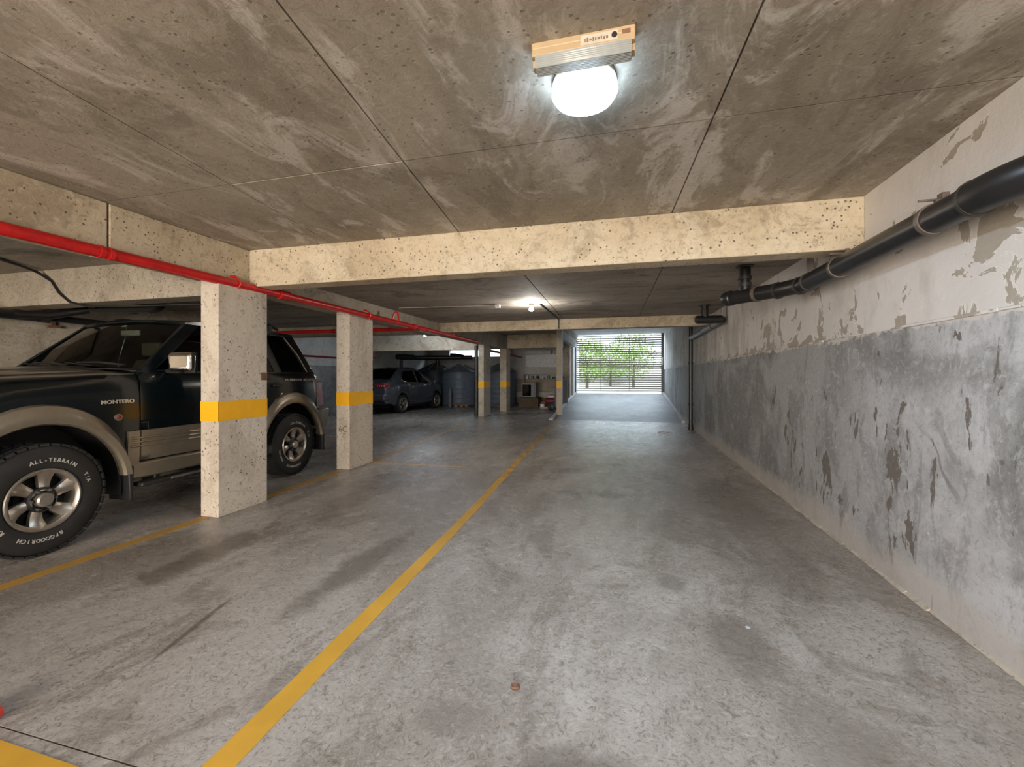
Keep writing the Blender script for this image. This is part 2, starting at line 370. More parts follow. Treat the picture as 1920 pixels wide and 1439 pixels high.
# other walls
wl = MB().box((-7.8, -7.2, -.3), (-7.6, 6.5, 3.4)).build('wall_left', 'wall_c', smooth=False); struct(wl)
MB().box((-7.603, -7.1, 1.475), (-7.594, 6.45, 1.485)).build('formwork_ridge', 'wall_c', wl)
w2 = MB().box((-9.9, 6.4, -.3), (-7.8, 6.6, 3.4)).build('wall_return', 'white_w', smooth=False); struct(w2)
w3 = MB().box((-10.1, 6.4, -.3), (-9.8, 21, 3.4)).build('wall_left_rear', 'white_w', smooth=False); struct(w3)
MB().box((-9.81, 6.6, 0), (-9.79, 20.5, 1.66)).build('dado', 'grey_w', w3, smooth=False)
wb = MB().box((-10, 20.6, -.3), (-2.2, 20.9, 2.28)).box((-10, 20.6, 2.66), (-2.2, 20.9, 3.4)).box((-5.6, 20.6, 2.28), (-2.2, 20.9, 2.66)).box((-10, 20.6, 2.28), (-8.6, 20.9, 2.66)).build('wall_back', 'white_w', smooth=False); struct(wb)
MB().box((-9.75, 20.58, 0), (-2.25, 20.605, 1.2)).build('dado', 'wall_c', wb, smooth=False)
wf = MB().box((-7.8, -7.4, -.3), (1.9, -7.2, 3.4)).build('wall_front', 'wall_c', smooth=False); struct(wf)
# wall between the ramp and the store corner, near the gate
wg = MB().box((-2.32, 18.35, 0), (-2.08, 20.9, 3.2)).build('wall_gate_side', 'white_w', smooth=False); struct(wg)
# roof slab over everything
rf = MB().box((-10.1, -7.4, 3.28), (1.9, 19.95, 3.5)).box((-10.1, 19.9, 3.28), (-2.1, 20.95, 3.5)).build('ceiling_slab', 'slab', smooth=False); struct(rf)

# bay 1 ceiling: cast panels with open joints
c1 = MB().box((-7.8, -7.2, 2.6), (1.8, 3.7, 3.27)).build('ceiling', 'slab', smooth=False); struct(c1)
def seam(i, y): return (XB-.1, -2.375-.14*(y-1.15), -1.14-.115*(y-1.2), .46-.05*(y-1.65), XR+.02)[i]
ys = (-7.15, -2.4, 2.335, 3.64)
for r_ in range(3):
    for c_ in range(4):
        g = .0045; y0, y1 = ys[r_]+g, ys[r_+1]-g
        x = [seam(c_, y0)+g, seam(c_+1, y0)-g, seam(c_+1, y1)-g, seam(c_, y1)+g]
        dz = random.uniform(-.002, .002)
        p = [(x[0], y0), (x[1], y0), (x[2], y1), (x[3], y1)]
        MB().hexa([(a, b, 2.578+dz) for a, b in p]+[(a, b, 2.61) for a, b in p]).build('concrete_panel', 'ceil', c1, smooth=False)
MB().box((-7.6, -7.15, 2.565), (XB-.12, 3.64, 2.61)).build('concrete_panel', 'ceil2', c1, smooth=False)
# bay 2 ceiling
def z2(y): return 2.405+.0205*(y-3.9)
c2 = MB().hexa([(-9.8, 3.7, 2.47), (1.7, 3.7, 2.47), (1.7, 9.5, 2.58), (-9.8, 9.5, 2.58), (-9.8, 3.7, 3.2), (1.7, 3.7, 3.2), (1.7, 9.5, 3.2), (-9.8, 9.5, 3.2)]).build('ceiling_middle', 'slab', smooth=False); struct(c2)
def seam2(i, y): return (-3.95, -1.0-.04*(y-3), .42-.02*(y-3), XR+.02)[i]
ys = (3.72, 6.7, 9.42)
for r_ in range(2):
    for c_ in range(-1, 3):
        g = .004; y0, y1 = ys[r_]+g, ys[r_+1]-g
        f = (lambda i, y: -9.8 if i < 0 else seam2(i, y))
        p = [(f(c_, y0)+g, y0), (f(c_+1, y0)-g, y0), (f(c_+1, y1)-g, y1), (f(c_, y1)+g, y1)]
        MB().hexa([(a, b, z2(b)) for a, b in p]+[(a, b, z2(b)+.07) for a, b in p]).build('concrete_panel', 'ceil2', c2, smooth=False, bevel=.003, seg=1)
# far ceilings
c3 = MB().box((-9.8, 9.4, 2.84), (-2.0, 20.6, 3.27)).build('ceiling_rear', 'ceil2', smooth=False); struct(c3)
c4 = MB().box((-2.0, 9.4, 3.12), (1.65, 19.6, 3.27)).build('ceiling_ramp', 'white_w', smooth=False); struct(c4)

# ------------------------------------------------------------------ beams
def beam(lo, hi, mat, label, name='concrete_beam', bev=.008):
    cx, cy = (lo[0]+hi[0])/2, (lo[1]+hi[1])/2
    m = MB().box((lo[0]-cx, lo[1]-cy, 0), (hi[0]-cx, hi[1]-cy, hi[2]-lo[2]))
    o = m.build(name, mat, None, (cx, cy, lo[2]), smooth=False, bevel=bev); return tag(o, label, 'beam')
beam((XB+.004, 3.6, 2.205), (XR, 3.8, 2.578), 'beam', 'tan concrete cross beam nearest the viewer, spanning from the first pillar to the right wall')
lb = beam((-3.90, -7.1, 2.2), (XB, 2.355, 2.577), 'beam', 'tan concrete beam running along the left above the red pipe, nearer than its vertical joint')
beam((-3.90, 2.367, 2.2), (XB, 3.82, 2.577), 'beam', 'tan concrete beam on top of the first pillar, between the vertical joint and the cross beam')
beam((-7.59, 3.62, 2.15), (-3.905, 3.88, 2.565), 'beam_g', 'grey concrete cross beam over the dark green car at the left')
o = MB().hexa([(-4.0, 3.83, 2.19), (-3.72, 3.83, 2.19), (-4.08, 9.18, 2.22), (-4.36, 9.18, 2.22), (-4.0, 3.83, z2(3.83)), (-3.72, 3.83, z2(3.83)), (-4.08, 9.18, z2(9.18)), (-4.36, 9.18, z2(9.18))]).build('concrete_beam', 'beam_g', smooth=False, bevel=.008)
tag(o, 'grey concrete beam running over the second pillar to the far cross beam', 'beam')
beam((-4.36, 9.2, 2.30), (XR, 9.4, 2.60), 'beam', 'tan concrete cross beam in the middle distance behind the hanging bulb')
beam((-9.79, 9.0, 2.26), (-4.37, 9.22, 2.50), 'beam_g', 'grey concrete cross beam above the side branch of the red pipe')
beam((-4.62, 9.42, 2.33), (-4.36, 16.3, 2.838), 'beam_g', 'grey concrete beam on top of the two far pillars')
beam((-4.2, 15.6, 2.34), (-2.14, 15.85, 2.838), 'beam', 'tan concrete cross beam above the junk corner')
beam((-9.79, 13.4, 2.17), (-4.63, 13.65, 2.838), 'beam_g', 'grey concrete cross beam above the grey car and the water tanks')
beam((-2.09, 13.95, 2.52), (-1.94, 18.3, 2.80), 'white_w', 'white painted beam running from the thin pillar to the gate')

# ------------------------------------------------------------------ pillars
def pillar(x0, x1, y0, y1, h, zb0, zb1, label, mat='pillar'):
    e = empty('concrete_pillar', ((x0+x1)/2, (y0+y1)/2, 0), label, 'pillar'); a, b = (x1-x0)/2, (y1-y0)/2
    MB().box((-a, -b, 0), (a, b, h)).build('shaft', mat, e, smooth=False, bevel=.008)
    if zb1:
        q = .0015; m = MB()
        for lo, hi in (((-a-q, -b-q), (a+q, -b+.004)), ((-a-q, b-.004), (a+q, b+q)), ((-a-q, -b), (-a+.004, b)), ((a-.004, -b), (a+q, b))):
            m.box((lo[0], lo[1], zb0), (hi[0], hi[1], zb1))
        m.build('painted_band', 'band', e, smooth=False)
    return e
p1 = pillar(-3.805, -3.60, 3.185, 3.75, 2.199, .885, 1.07, 'nearest concrete pillar with a yellow band, standing in front of the dark green car')
MB().box((.1025, .20, 1.26), (.107, .278, 1.34)).build('cover_plate', 'patch', p1, bevel=.002)
p2 = pillar(-3.90, -3.69, 5.28, 5.86, 2.199, .895, 1.075, 'second concrete pillar with a yellow band, right behind the rear wheel of the dark green car')
text_obj('6C', .12, .001, 'scribble', 'scrib', p2, Matrix.Translation((0, -.292, .56)) @ Matrix.Rotation(PI/2, 4, 'X'))
p3 = pillar(-4.56, -4.37, 13.33, 14.05, 2.329, .93, 1.15, 'far concrete pillar with a yellow band, beside a black downpipe in front of the tanks', 'beam_g')
p4 = pillar(-4.47, -4.22, 15.55, 16.1, 2.329, .90, 1.12, 'farther concrete pillar with a yellow band, left of the junk corner', 'beam_g')
p5 = pillar(-2.08, -1.92, 13.74, 13.95, 3.11, .93, 1.16, 'thin pillar with a small yellow band at the foot of the ramp', 'beam_g')
MB().box((.081, -.10, 0), (.088, .10, 2.9)).build('white_edge', 'whitep', p5, smooth=False)
p6 = pillar(-2.35, -2.12, 17.6, 17.95, 2.838, 0, 0, 'plain grey pillar beside the ramp just before the gate', 'wall_c')

# ------------------------------------------------------------------ floor paint
def stripe(pts, name, mat, label, z=.0018):
    cx = sum(p[0] for p in pts)/len(pts); cy = sum(p[1] for p in pts)/len(pts); n = len(pts)
    m = MB().add([(p[0]-cx, p[1]-cy, .0015) for p in pts]+[(p[0]-cx, p[1]-cy, 0) for p in pts], [tuple(range(n))]+[(i, i+n, (i+1) % n+n, (i+1) % n) for i in range(n)])
    return tag(m.build(name, mat, None, (cx, cy, .0004), smooth=False), label, 'floor marking')
stripe([(-1.355, 1.0), (-1.245, 1.0), (-1.36, 3.64), (-1.90, 12.8), (-2.0, 12.8), (-1.445, 3.64)], 'lane_line', 'line', 'long yellow painted line down the middle of the floor')
stripe([(-3.73, -2), (-3.62, -2), (-3.70, 5.13), (-3.81, 5.2), (-3.77, 3.1)], 'bay_line', 'line2', 'yellow painted line between the parked green car and the driveway, passing the first pillar')
stripe([(-3.78, 5.88), (-3.70, 5.88), (-4.12, 11), (-4.20, 11)], 'bay_line', 'line2', 'faint yellow line continuing beyond the second pillar')
stripe([(-3.66, 5.80), (-2.2, 5.86), (-2.2, 5.90), (-3.66, 5.86)], 'bay_line', 'line2', 'faint short cross line at the foot of the second pillar')
stripe([(-3.4, .72), (-1.3, .66), (-1.3, 1.03), (-3.4, 1.072)], 'cross_stripe', 'line', 'broad yellow painted stripe at the bottom left corner')
m = MB(); c = [(0.0, 0), (.09, .1), (.16, .32), (.05, .38), (-.1, .2), (-.12, .05), (0, -.02)]
m.tube([(a, b, .001) for a, b in c], .012, 5); m.tube([(.2, .05, .001), (.2, .55, .001)], .012, 5); m.tube([(.28, .1, .001), (.3, .5, .001)], .012, 5)
tag(m.build('chalk_mark', 'mark', None, (.86, 10.35, .0005)), 'small white looping mark on the floor before the ramp', 'floor marking')

# ------------------------------------------------------------------ pipes
def arc(p0, c, p1, n=7):
    p0, c, p1 = Vector(p0), Vector(c), Vector(p1)
    return [(1-t)*(1-t)*p0+2*t*(1-t)*c+t*t*p1 for t in [i/n for i in range(n+1)]]
def ring(name, mat, parent, p, dirv, r, w_, n=20):
    d = Vector(dirv).normalized()*(w_/2); p = Vector(p)
    return MB().tube([p-d, p+d], r, n).build(name, mat, parent)
# fire main: red pipe on the left
XP = -3.62
e = empty('fire_pipe', (0, 0, 0), 'long red fire pipe running along the left beam past the first two pillars', 'pipe')
MB().tube([(XP, -7.1, 2.19), (XP, 3.80, 2.19)], .042, 16).build('pipe_run', 'red', e)
MB().tube([(XP, 3.80, 2.19), (XP-.03, 10.6, 2.185)], .038, 16).build('pipe_run', 'red', e)
for y in (2.33, 2.27, 3.95, 4.05): ring('coupling', 'red', e, (XP, y, 2.19), (0, 1, 0), .047, .03)
MB().tube([(XP, 3.93, 2.19), (XP, 4.07, 2.19)], .050, 16).build('coupling', 'red', e)
for y in (3.40, 5.62):
    m = MB().tube(arc((XP-.03, y, 2.13), (XP+.13, y, 2.19), (XP-.03, y, 2.26)), .009, 8)
    m.box((XP-.06, y-.02, 2.255), (XP-.02, y+.02, 2.275)); m.build('pipe_hanger', 'red', e)
m = MB().tube(arc((XP-.02, 6.35, 2.2), (XP+.0, 6.37, 2.40), (XP+.04, 6.42, 2.33))+[Vector((XP+.05, 6.43, 2.2))], .016, 8); m.build('pipe_loop', 'red', e)
for y in (7.5, 7.1, 8.9): ring('coupling', 'red', e, (XP-.01, y, 2.19), (0, 1, 0), .046, .05)
ebr = empty('fire_pipe', (0, 0, 0), 'red branch pipe crossing behind the second pillar under the ceiling', 'pipe')
MB().tube([(-9.6, 7.5, 2.2), (-3.68, 7.5, 2.2)], .036, 14).build('pipe_run', 'red', ebr)
for x in (-5.6, -8.2): MB().tube([(x, 7.5, 2.2), (x, 7.5, 2.48)], .008, 8).tube([(x-.03, 7.5, 2.2), (x+.03, 7.5, 2.2)], .042, 14).build('pipe_hanger', 'dkred', ebr)
e = empty('fire_pipe', (0, 0, 0), 'dark red pipe seen between the two far pillars', 'pipe')
MB().tube([(-4.80, 14.2, 2.26), (-4.83, 20.6, 2.22)], .045, 12).tube([(-4.81, 15.5, 2.25), (-4.81, 15.5, 2.84)], .01, 8).tube([(-4.82, 18.5, 2.24), (-4.82, 18.5, 2.84)], .01, 8).build('pipe_run', 'red', e)
e = empty('wall_pipe', (0, 0, 0), 'thin dark red pipe with a drop on the far left wall above the grey car', 'pipe')
MB().tube([(-9.72, 8, 1.95), (-9.72, 13.2, 1.95)], .03, 8).tube([(-9.72, 13.2, 1.95), (-8.3, 13.5, 1.95)], .025, 8).tube([(-8.35, 13.3, 2.15), (-8.35, 13.3, 1.9)], .02, 8).build('pipe_run', 'dkred', e)
# black soil pipe on the right wall
e = empty('drain_pipe', (1.5, 2.3, 2.08), 'large black drain pipe running along the top of the right wall', 'pipe')
def W(p): return Vector(p)-Vector((1.5, 2.3, 2.08))
A0, A1, A2, A3, A4 = (1.503, 2.28, 2.085), (1.50, 4.15, 2.09), (1.36, 4.75, 2.11), (1.08, 4.78, 2.12), (1.03, 4.79, 2.12)
R0 = .071
MB().tube([W(A0), W(A1)], R0, 24).build('pipe_run', 'pvc', e)
MB().tube([W(A1), W((1.495, 4.26, 2.09)), W((1.40, 4.52, 2.10)), W((1.25, 4.78, 2.115))], R0*.97, 24).build('pipe_run', 'pvc', e)
MB().tube([W((1.25, 4.78, 2.115)), W((1.07, 5.03, 2.12))], R0*1.0, 24).build('pipe_run', 'pvc', e)
MB().tube([W(p) for p in arc((1.50, 2.36, 2.086), (1.50, 2.18, 2.088), (1.60, 2.07, 2.10))], R0*1.10, 24).build('elbow', 'pvc', e)
MB().tube([W((1.55, 2.125, 2.095)), W((1.75, 1.90, 2.11))], R0*1.26, 24).build('socket', 'pvc', e)
ring('coupling', 'pvc_j', e, W((1.503, 2.36, 2.086)), (0, 1, 0), R0*1.17, .02)
ring('coupling', 'pvc_j', e, W((1.56, 2.115, 2.09)), (.8, -1, 0), R0*1.32, .02)
for y in (2.64, 3.62): 
    ring('pipe_clamp', 'clamp', e, W((1.502, y, 2.087)), (0, 1, 0), R0*1.09, .03)
    MB().box(W((1.51, y-.012, 2.155)), W((1.65, y+.012, 2.185))).tube([W((1.44, y, 2.185)), W((1.56, y, 2.185))], .006, 6).box(W((1.53, y-.02, 2.18)), W((1.56, y+.02, 2.215))).build('clamp_bolt', 'clamp', e)
for p, dv in (((1.498, 4.13, 2.09), (0, 1, 0)), ((1.485, 4.29, 2.09), (-.3, 1, 0)), ((1.39, 4.545, 2.10), (-.6, 1, 0))): ring('coupling', 'pvc_j', e, W(p), dv, R0*1.10, .025)
ring('coupling', 'clamp', e, W((1.27, 4.75, 2.115)), (-.6, .85, 0), R0*1.12, .035)
MB().lathe([(-.10, .0), (-.09, .045), (-.06, .07), (-.02, .078), (.03, .078), (.04, .07)], (0, 0, 0), 'x', 24).build('end_cap', 'pvc', e, W((1.08, 5.01, 2.12)), (0, 0, -.95))
MB().tube([W((1.19, 4.87, 2.12)), W((1.19, 4.87, 2.43))], .055, 20).build('riser', 'pvc', e)
for z in (2.23, 2.30): ring('coupling', 'pvc_j', e, W((1.19, 4.87, z)), (0, 0, 1), .064, .035)
ring('ceiling_collar', 'pvc_j', e, W((1.19, 4.87, 2.42)), (0, 0, 1), .085, .02)
# second drain and its downpipe
e = empty('drain_pipe', (1.3, 7.77, 2.24), 'black drain fitting under the ceiling with a dusty pipe leading to the downpipe', 'pipe')
def W(p): return Vector(p)-Vector((1.3, 7.77, 2.24))
MB().tube([W((1.30, 7.77, 2.24)), W((1.30, 7.77, 2.49))], .055, 20).build('riser', 'pvc', e)
ring('ceiling_collar', 'pvc_j', e, W((1.30, 7.77, 2.475)), (0, 0, 1), .085, .02)
MB().tube([W((1.14, 7.75, 2.24)), W((1.17, 7.75, 2.24)), W((1.56, 7.8, 2.24))], [.045, .066, .066], 20).build('tee', 'pvc', e)
MB().tube([W(p) for p in arc((1.50, 7.80, 2.24), (1.59, 7.8, 2.24), (1.575, 7.98, 2.235))], .064, 20).build('elbow', 'pvc', e)
MB().tube([W((1.575, 7.98, 2.235)), W((1.56, 11.15, 2.22))], .055, 20).build('pipe_run', 'greypipe', e)
for y in (8.6, 9.6): ring('coupling', 'pvc_j', e, W((1.57, y, 2.232)), (0, 1, 0), .061, .05)
e = empty('downpipe', (1.568, 11.3, 0), 'vertical black downpipe fixed to the right wall before the ramp', 'pipe')
MB().tube([(0, 0, .02), (0, 0, 3.1)], .046, 18).build('pipe_run', 'pvc', e)
for z in (.12, .62, 1.62): ring('coupling', 'pvc_j', e, (0, 0, z), (0, 0, 1), .056, .06)
MB().lathe([(0, .03), (.0, .06), (.05, .065), (.1, .05)], (0, 0, 0), 'z', 18).build('shoe', 'pvc', e)
# black pipes over the green car
e = empty('drain_pipe', (-7.2, 0, 2.055), 'black pipe running along the concrete wall behind the green car', 'pipe')
MB().tube([(0, -7.0, 0), (0, 3.95, 0)], .062, 16).build('pipe_run', 'pvc', e)
MB().tube([(0, 3.95, .0), (0.0, 6.4, -.02)], .045, 16).build('pipe_run', 'pvc', e)
MB().tube([(0.02, 3.6, .0), (0.10, 3.9, .02), (0.3, 4.2, .13)], .05, 14).build('branch', 'pvc', e)
ring('coupling', 'pvc_j', e, (0, 3.9, 0), (0, 1, 0), .07, .10)
MB().box((-.395, 4.13, -.09), (-.34, 4.27, -.06)).box((-.395, 4.18, -.06), (-.36, 4.22, .03)).box((-.395, 4.19, .0), (-.0, 4.21, .02)).build('wall_bracket', 'patch', e)
e = empty('drain_pipe', (-6.5, 4.3, 2.19), 'black pipe crossing above the green car roof, ending in an elbow', 'pipe')
MB().tube([(-.2, -.1, 0), (.6, 0, 0)], .062, 16).build('pipe_run', 'pvc', e)
MB().tube(arc((.55, 0, 0), (.74, 0, 0), (.74, .0, .2)), .075, 16).build('elbow', 'pvc', e)
ring('coupling', 'pvc_j', e, (.25, 0, 0), (1, 0, 0), .069, .05)
pts = [(-6.9, 2.5, 2.54), (-6.3, 3.12, 2.55)]+arc((-6.65, 3.45, 2.53), (-6.25, 3.55, 2.5), (-6.3, 3.585, 2.35), 6)+arc((-6.25, 3.59, 2.3), (-6.1, 3.60, 2.13), (-5.9, 3.75, 2.12), 6)+[(-4.2, 4.4, 2.16)]
pts = [(-7.3, 2.5, 2.545), (-6.40, 3.10, 2.545), (-6.62, 3.42, 2.545), (-6.66, 3.55, 2.52), (-6.52, 3.60, 2.42), (-6.40, 3.60, 2.28), (-6.22, 3.60, 2.16), (-6.0, 3.64, 2.11), (-5.6, 3.8, 2.12), (-4.3, 4.4, 2.2)]
tag(MB().tube(pts, .013, 8).build('cable', 'black'), 'black cable hanging from the ceiling over the beam above the green car', 'cable')
# pipes around the tanks
e = empty('drain_pipe', (-7.2, 17.2, 2.05), 'black pipes slung under the ceiling above the water tanks', 'pipe')
MB().tube([(-1.8, -.8, .02), (.9, .4, .06)], .09, 14).build('pipe_run', 'pvc', e)
MB().tube([(-.3, 1.0, .22), (.1, .6, .18), (.6, .1, .1)], .07, 14).build('branch', 'pvc', e)
MB().tube([(-.55, .1, .02), (-.55, .1, -.32)], .10, 14).build('drop', 'pvc', e)
MB().tube([(-1.9, -1.0, .06), (-1.1, -1.0, .02)], .11, 14).build('branch', 'pvc_j', e)
MB().tube([(-1.85, -.7, .05), (-1.85, -.7, -.45)], .07, 12).build('drop', 'pvc', e)
e = empty('downpipe', (-4.66, 13.42, 0), 'black vertical downpipe against the left side of the far pillar', 'pipe')
MB().tube([(0, 0, 0), (0, 0, 2.3)], .06, 14).build('pipe_run', 'pvc', e)
for z in (.3, 1.3): ring('coupling', 'pvc_j', e, (0, 0, z), (0, 0, 1), .068, .08)
# conduit for the bulb
e = empty('conduit', (0, 0, 0), 'thin pale conduit crossing the middle ceiling to the hanging bulb', 'conduit')
MB().tube([(-3.66, 6.6, z2(6.6)-.012), (-1.32, 6.85, z2(6.85)-.012)], .006, 8).build('conduit_run', 'conduit', e)
MB().tube([(-1.30, 6.85, z2(6.8)-.012), (-1.34, 9.16, z2(9.16)-.012), (-1.34, 9.19, 2.31)], .010, 8).build('conduit_run', 'black', e)
MB().box((-2.02, 6.72, z2(6.7)-.05), (-1.94, 6.79, z2(6.7)-.002)).build('junction_box', 'white', e, bevel=.005)

# ------------------------------------------------------------------ lamps
e = empty('emergency_light', (-.152, 1.665, 2.578), 'aged beige emergency light box with a clear ribbed cover fixed to the ceiling', 'ceiling light'); e.scale = (1, .55, 1)
Lx = .192
MB().box((-Lx, -.055, -.052), (Lx, -.008, 0)).box((-Lx, -.055, -.025), (Lx, .062, 0)).build('housing', 'beigeP', e, bevel=.005)
for x in (-Lx, Lx-.016): MB().box((x, -.008, -.076), (x+.016, .058, -.02)).build('end_plate', 'beigeP', e, bevel=.003)
m = MB()
pr = [(-.0545, -.050)]
for i in range(5): z = -.053-i*.0075; pr += [(-.053, z), (-.053, z-.004), (-.047, z-.005), (-.047, z-.007)]
for i in range(7): y = -.042+i*.014; pr += [(y, -.093), (y+.008, -.093), (y+.009, -.087), (y+.013, -.087)]
pr += [(.058, -.09), (.06, -.03)]
m.grid([[(-Lx+.014, y, z), (Lx-.014, y, z)] for y, z in pr])
for x in (-Lx+.014, Lx-.014): m.add([(x, -.053, -.052), (x, -.05, -.088), (x, .056, -.088), (x, .058, -.03)], [(0, 1, 2, 3)])
m.build('ribbed_cover', 'clear', e, solid=.002)
MB().box((-Lx+.03, .0, -.055), (Lx-.03, .055, -.03)).build('reflector', 'white', e, bevel=.003)
MB().tube([(-.15, .028, -.068), (.14, .028, -.068)], .008, 10).build('lamp_tube', 'white', e)
for x in (-.155, .15): m = MB(); [m.box((x-.006, .002+k*.013, -.088), (x+.006, .009+k*.013, -.08)) for k in range(4)]; m.build('lamp_contact', 'black', e)
MB().box((-.005, -.0565, -.044), (.13, -.0545, -.008)).build('label_plate', 'conduit', e, bevel=.001)
rx = Matrix.Rotation(PI/2, 4, 'X')
text_obj('EXIT LIGHT  TEST', .0155, .0004, 'lettering', 'scrib', e, Matrix.Translation((.058, -.0572, -.042)) @ rx) if False else None
m = MB(); x = .01
for k in range(9):
    wd = random.uniform(.004, .009); m.box((x, -.0575, -.034+random.uniform(-.002, .002)), (x+wd, -.0562, -.022+random.uniform(-.003, .003))); x += wd+.0035
m.build('faded_print', 'scrib', e)
MB().lathe([(-.062, .0), (-.061, .010), (-.0545, .011)], (.118, 0, -.026), 'y', 18).build('test_button', 'black', e)
MB().box((.145, -.057, -.028), (.175, -.054, -.012)).build('indicator', 'patch', e, bevel=.001)
e = empty('globe_light', (-.165, 1.885, 2.578), 'round white glowing globe light on the ceiling beside the beige box', 'ceiling light')
MB().lathe([(0, .13), (-.022, .136), (-.03, .128), (-.03, 0)], (0, 0, 0), 'z', 40).build('base_ring', 'conduit', e)
MB().lathe([(-.022, .112), (-.026, .126), (-.045, .139), (-.066, .139), (-.088, .125), (-.104, .096), (-.113, .055), (-.1155, 0)], (0, 0, 0), 'z', 40).build('glass_globe', 'globe', e)
light('globe_downlight', 'AREA', (-.165, 1.885, 2.578-.119), (0, 0, 0), 36, (.72, .86, 1), shape='DISK', size=.12)
e = empty('bulb_light', (-1.44, 6.83, z2(6.83)), 'small lit bare bulb under the middle ceiling', 'ceiling light')
MB().lathe([(0, .035), (-.03, .035), (-.045, .02), (-.055, .02)], n=14).build('lamp_holder', 'conduit', e)
light('bulb_glow', 'POINT', (-1.44, 6.83, z2(6.83)-.17), (0, 0, 0), 34, (1, .93, .84), shadow_soft_size=.04)
MB().lathe([(-.05, .015), (-.065, .028), (-.085, .038), (-.105, .036), (-.12, .022), (-.125, 0)], n=16).build('bulb', 'bulb', e)

e = empty('bulb_light', (-5.75, 11.9, 2.60), 'small lit bulb hanging over the grey car behind the far cross beam', 'ceiling light')
MB().tube([(0, 0, .24), (0, 0, -.02)], .012, 8).lathe([(0, .03), (-.04, .03), (-.05, .02)], n=14).build('lamp_holder', 'conduit', e)
MB().lathe([(-.05, .015), (-.065, .028), (-.085, .038), (-.105, .036), (-.12, .022), (-.125, 0)], n=16).build('bulb', 'bulb', e)
light('bulb_glow', 'POINT', (-5.75, 11.9, 2.42), (0, 0, 0), 60, (.80, .90, 1), shadow_soft_size=.05)

# ------------------------------------------------------------------ gate
e = empty('garage_gate', (-.24, 19.35, .56), 'dark slatted roller gate at the top of the ramp with daylight behind it', 'gate')
x0, x1 = -1.85, 1.81; zt = 2.50
MB().box((-1.93, -.05, -.03), (-1.80, .06, 2.58)).build('gate_post', 'gate', e, bevel=.004)
MB().box((1.76, -.05, -.03), (1.87, .06, 2.58)).build('gate_post', 'gate', e, bevel=.004)
MB().box((-1.80, -.02, 2.47), (1.77, .02, 2.50)).build('top_rail', 'gate', e)
nsl = 25; pit = 2.36/nsl
base = None
for k in range(nsl):
    z = .11+k*pit
    if base is None:
        m = MB().box((-1.79, -.006, -.022), (1.765, .006, .022)).box((-1.79, -.018, .012), (1.765, .006, .022)); base = m.build('slat', 'gate', e, (0, 0, z), smooth=False)
    else:
        o = base.copy(); COL.objects.link(o); o.parent = e; o.location = (0, 0, z)
for x in (-.75, .45): MB().box((x, .012, .09), (x+.022, .03, 2.48)).build('guide_bar', 'gate', e)
for x, n_ in ((-1.94, 0), (1.755, 1)):
    o = MB().box((0, -.06, 0), (.06, -.01, .32)).build('sensor_box', 'white', None, (-.24+x+.01, 19.31, 1.78), bevel=.006)
    tag(o, ('small white box on the left gate post', 'small white box on the right gate post')[n_], 'sensor')
# the strut of steel that closes the side above the gate posts
o = MB().box((0, 0, 0), (.07, .05, .14)).build('switch_box', 'steel', None, (1.58, 13.2, 1.98), bevel=.006); tag(o, 'small grey box on the white wall left of the downpipe', 'box')

# outside greenery
def bush(loc, r, h, n, name, label, cat, seed, trunk=False):
    rnd = random.Random(seed); e = empty(name, loc, label, cat, None)
    m = MB()
    for _ in range(n):
        th = rnd.uniform(0, 2*PI); u = rnd.random()**.4; ph = rnd.uniform(-1, 1)
        p = Vector((math.cos(th)*r*u*math.sqrt(1-ph*ph), math.sin(th)*r*u*math.sqrt(1-ph*ph), h*.55+ph*h*.45*u))
        a = Vector((rnd.uniform(-1, 1), rnd.uniform(-1, 1), rnd.uniform(-1, 1))).normalized()*rnd.uniform(.06, .13); b = a.orthogonal().normalized()*a.length*.5
        m.add([p-a, p+b, p+a, p-b], [(0, 1, 2, 3)])
    m.build('foliage', 'leaf', e, smooth=False)['kind'] = 'stuff'
    MB().tube([(0, 0, 0), (0.05, 0, h*.5)], [.1, .05], 8).build('trunk', 'bark', e)
bush((-2.2, 27, .55), 1.3, 3.2, 1500, 'shrub', 'leafy green shrub outside the left half of the gate', 'shrub', 1)
bush((.6, 30, .55), 1.5, 4.2, 1600, 'tree', 'green tree outside behind the upper right of the gate', 'tree', 2)
bush((-4.5, 31, .55), 1.8, 4.6, 1500, 'tree', 'green tree outside behind the upper left of the gate', 'tree', 3)
bush((-1.0, 33.8, .55), 1.5, 3.4, 1500, 'shrub', 'broad pale green shrub behind the middle of the gate', 'shrub', 4)
bush((3.6, 30, .55), 1.4, 3.0, 1300, 'shrub', 'green shrub outside behind the right end of the gate', 'shrub', 5)
MB2 = MB().box((-12, 36, 0), (12, 36.3, 2.2)).build('boundary_wall', 'white_w', None, (0, 0, .5), smooth=False); struct(MB2)

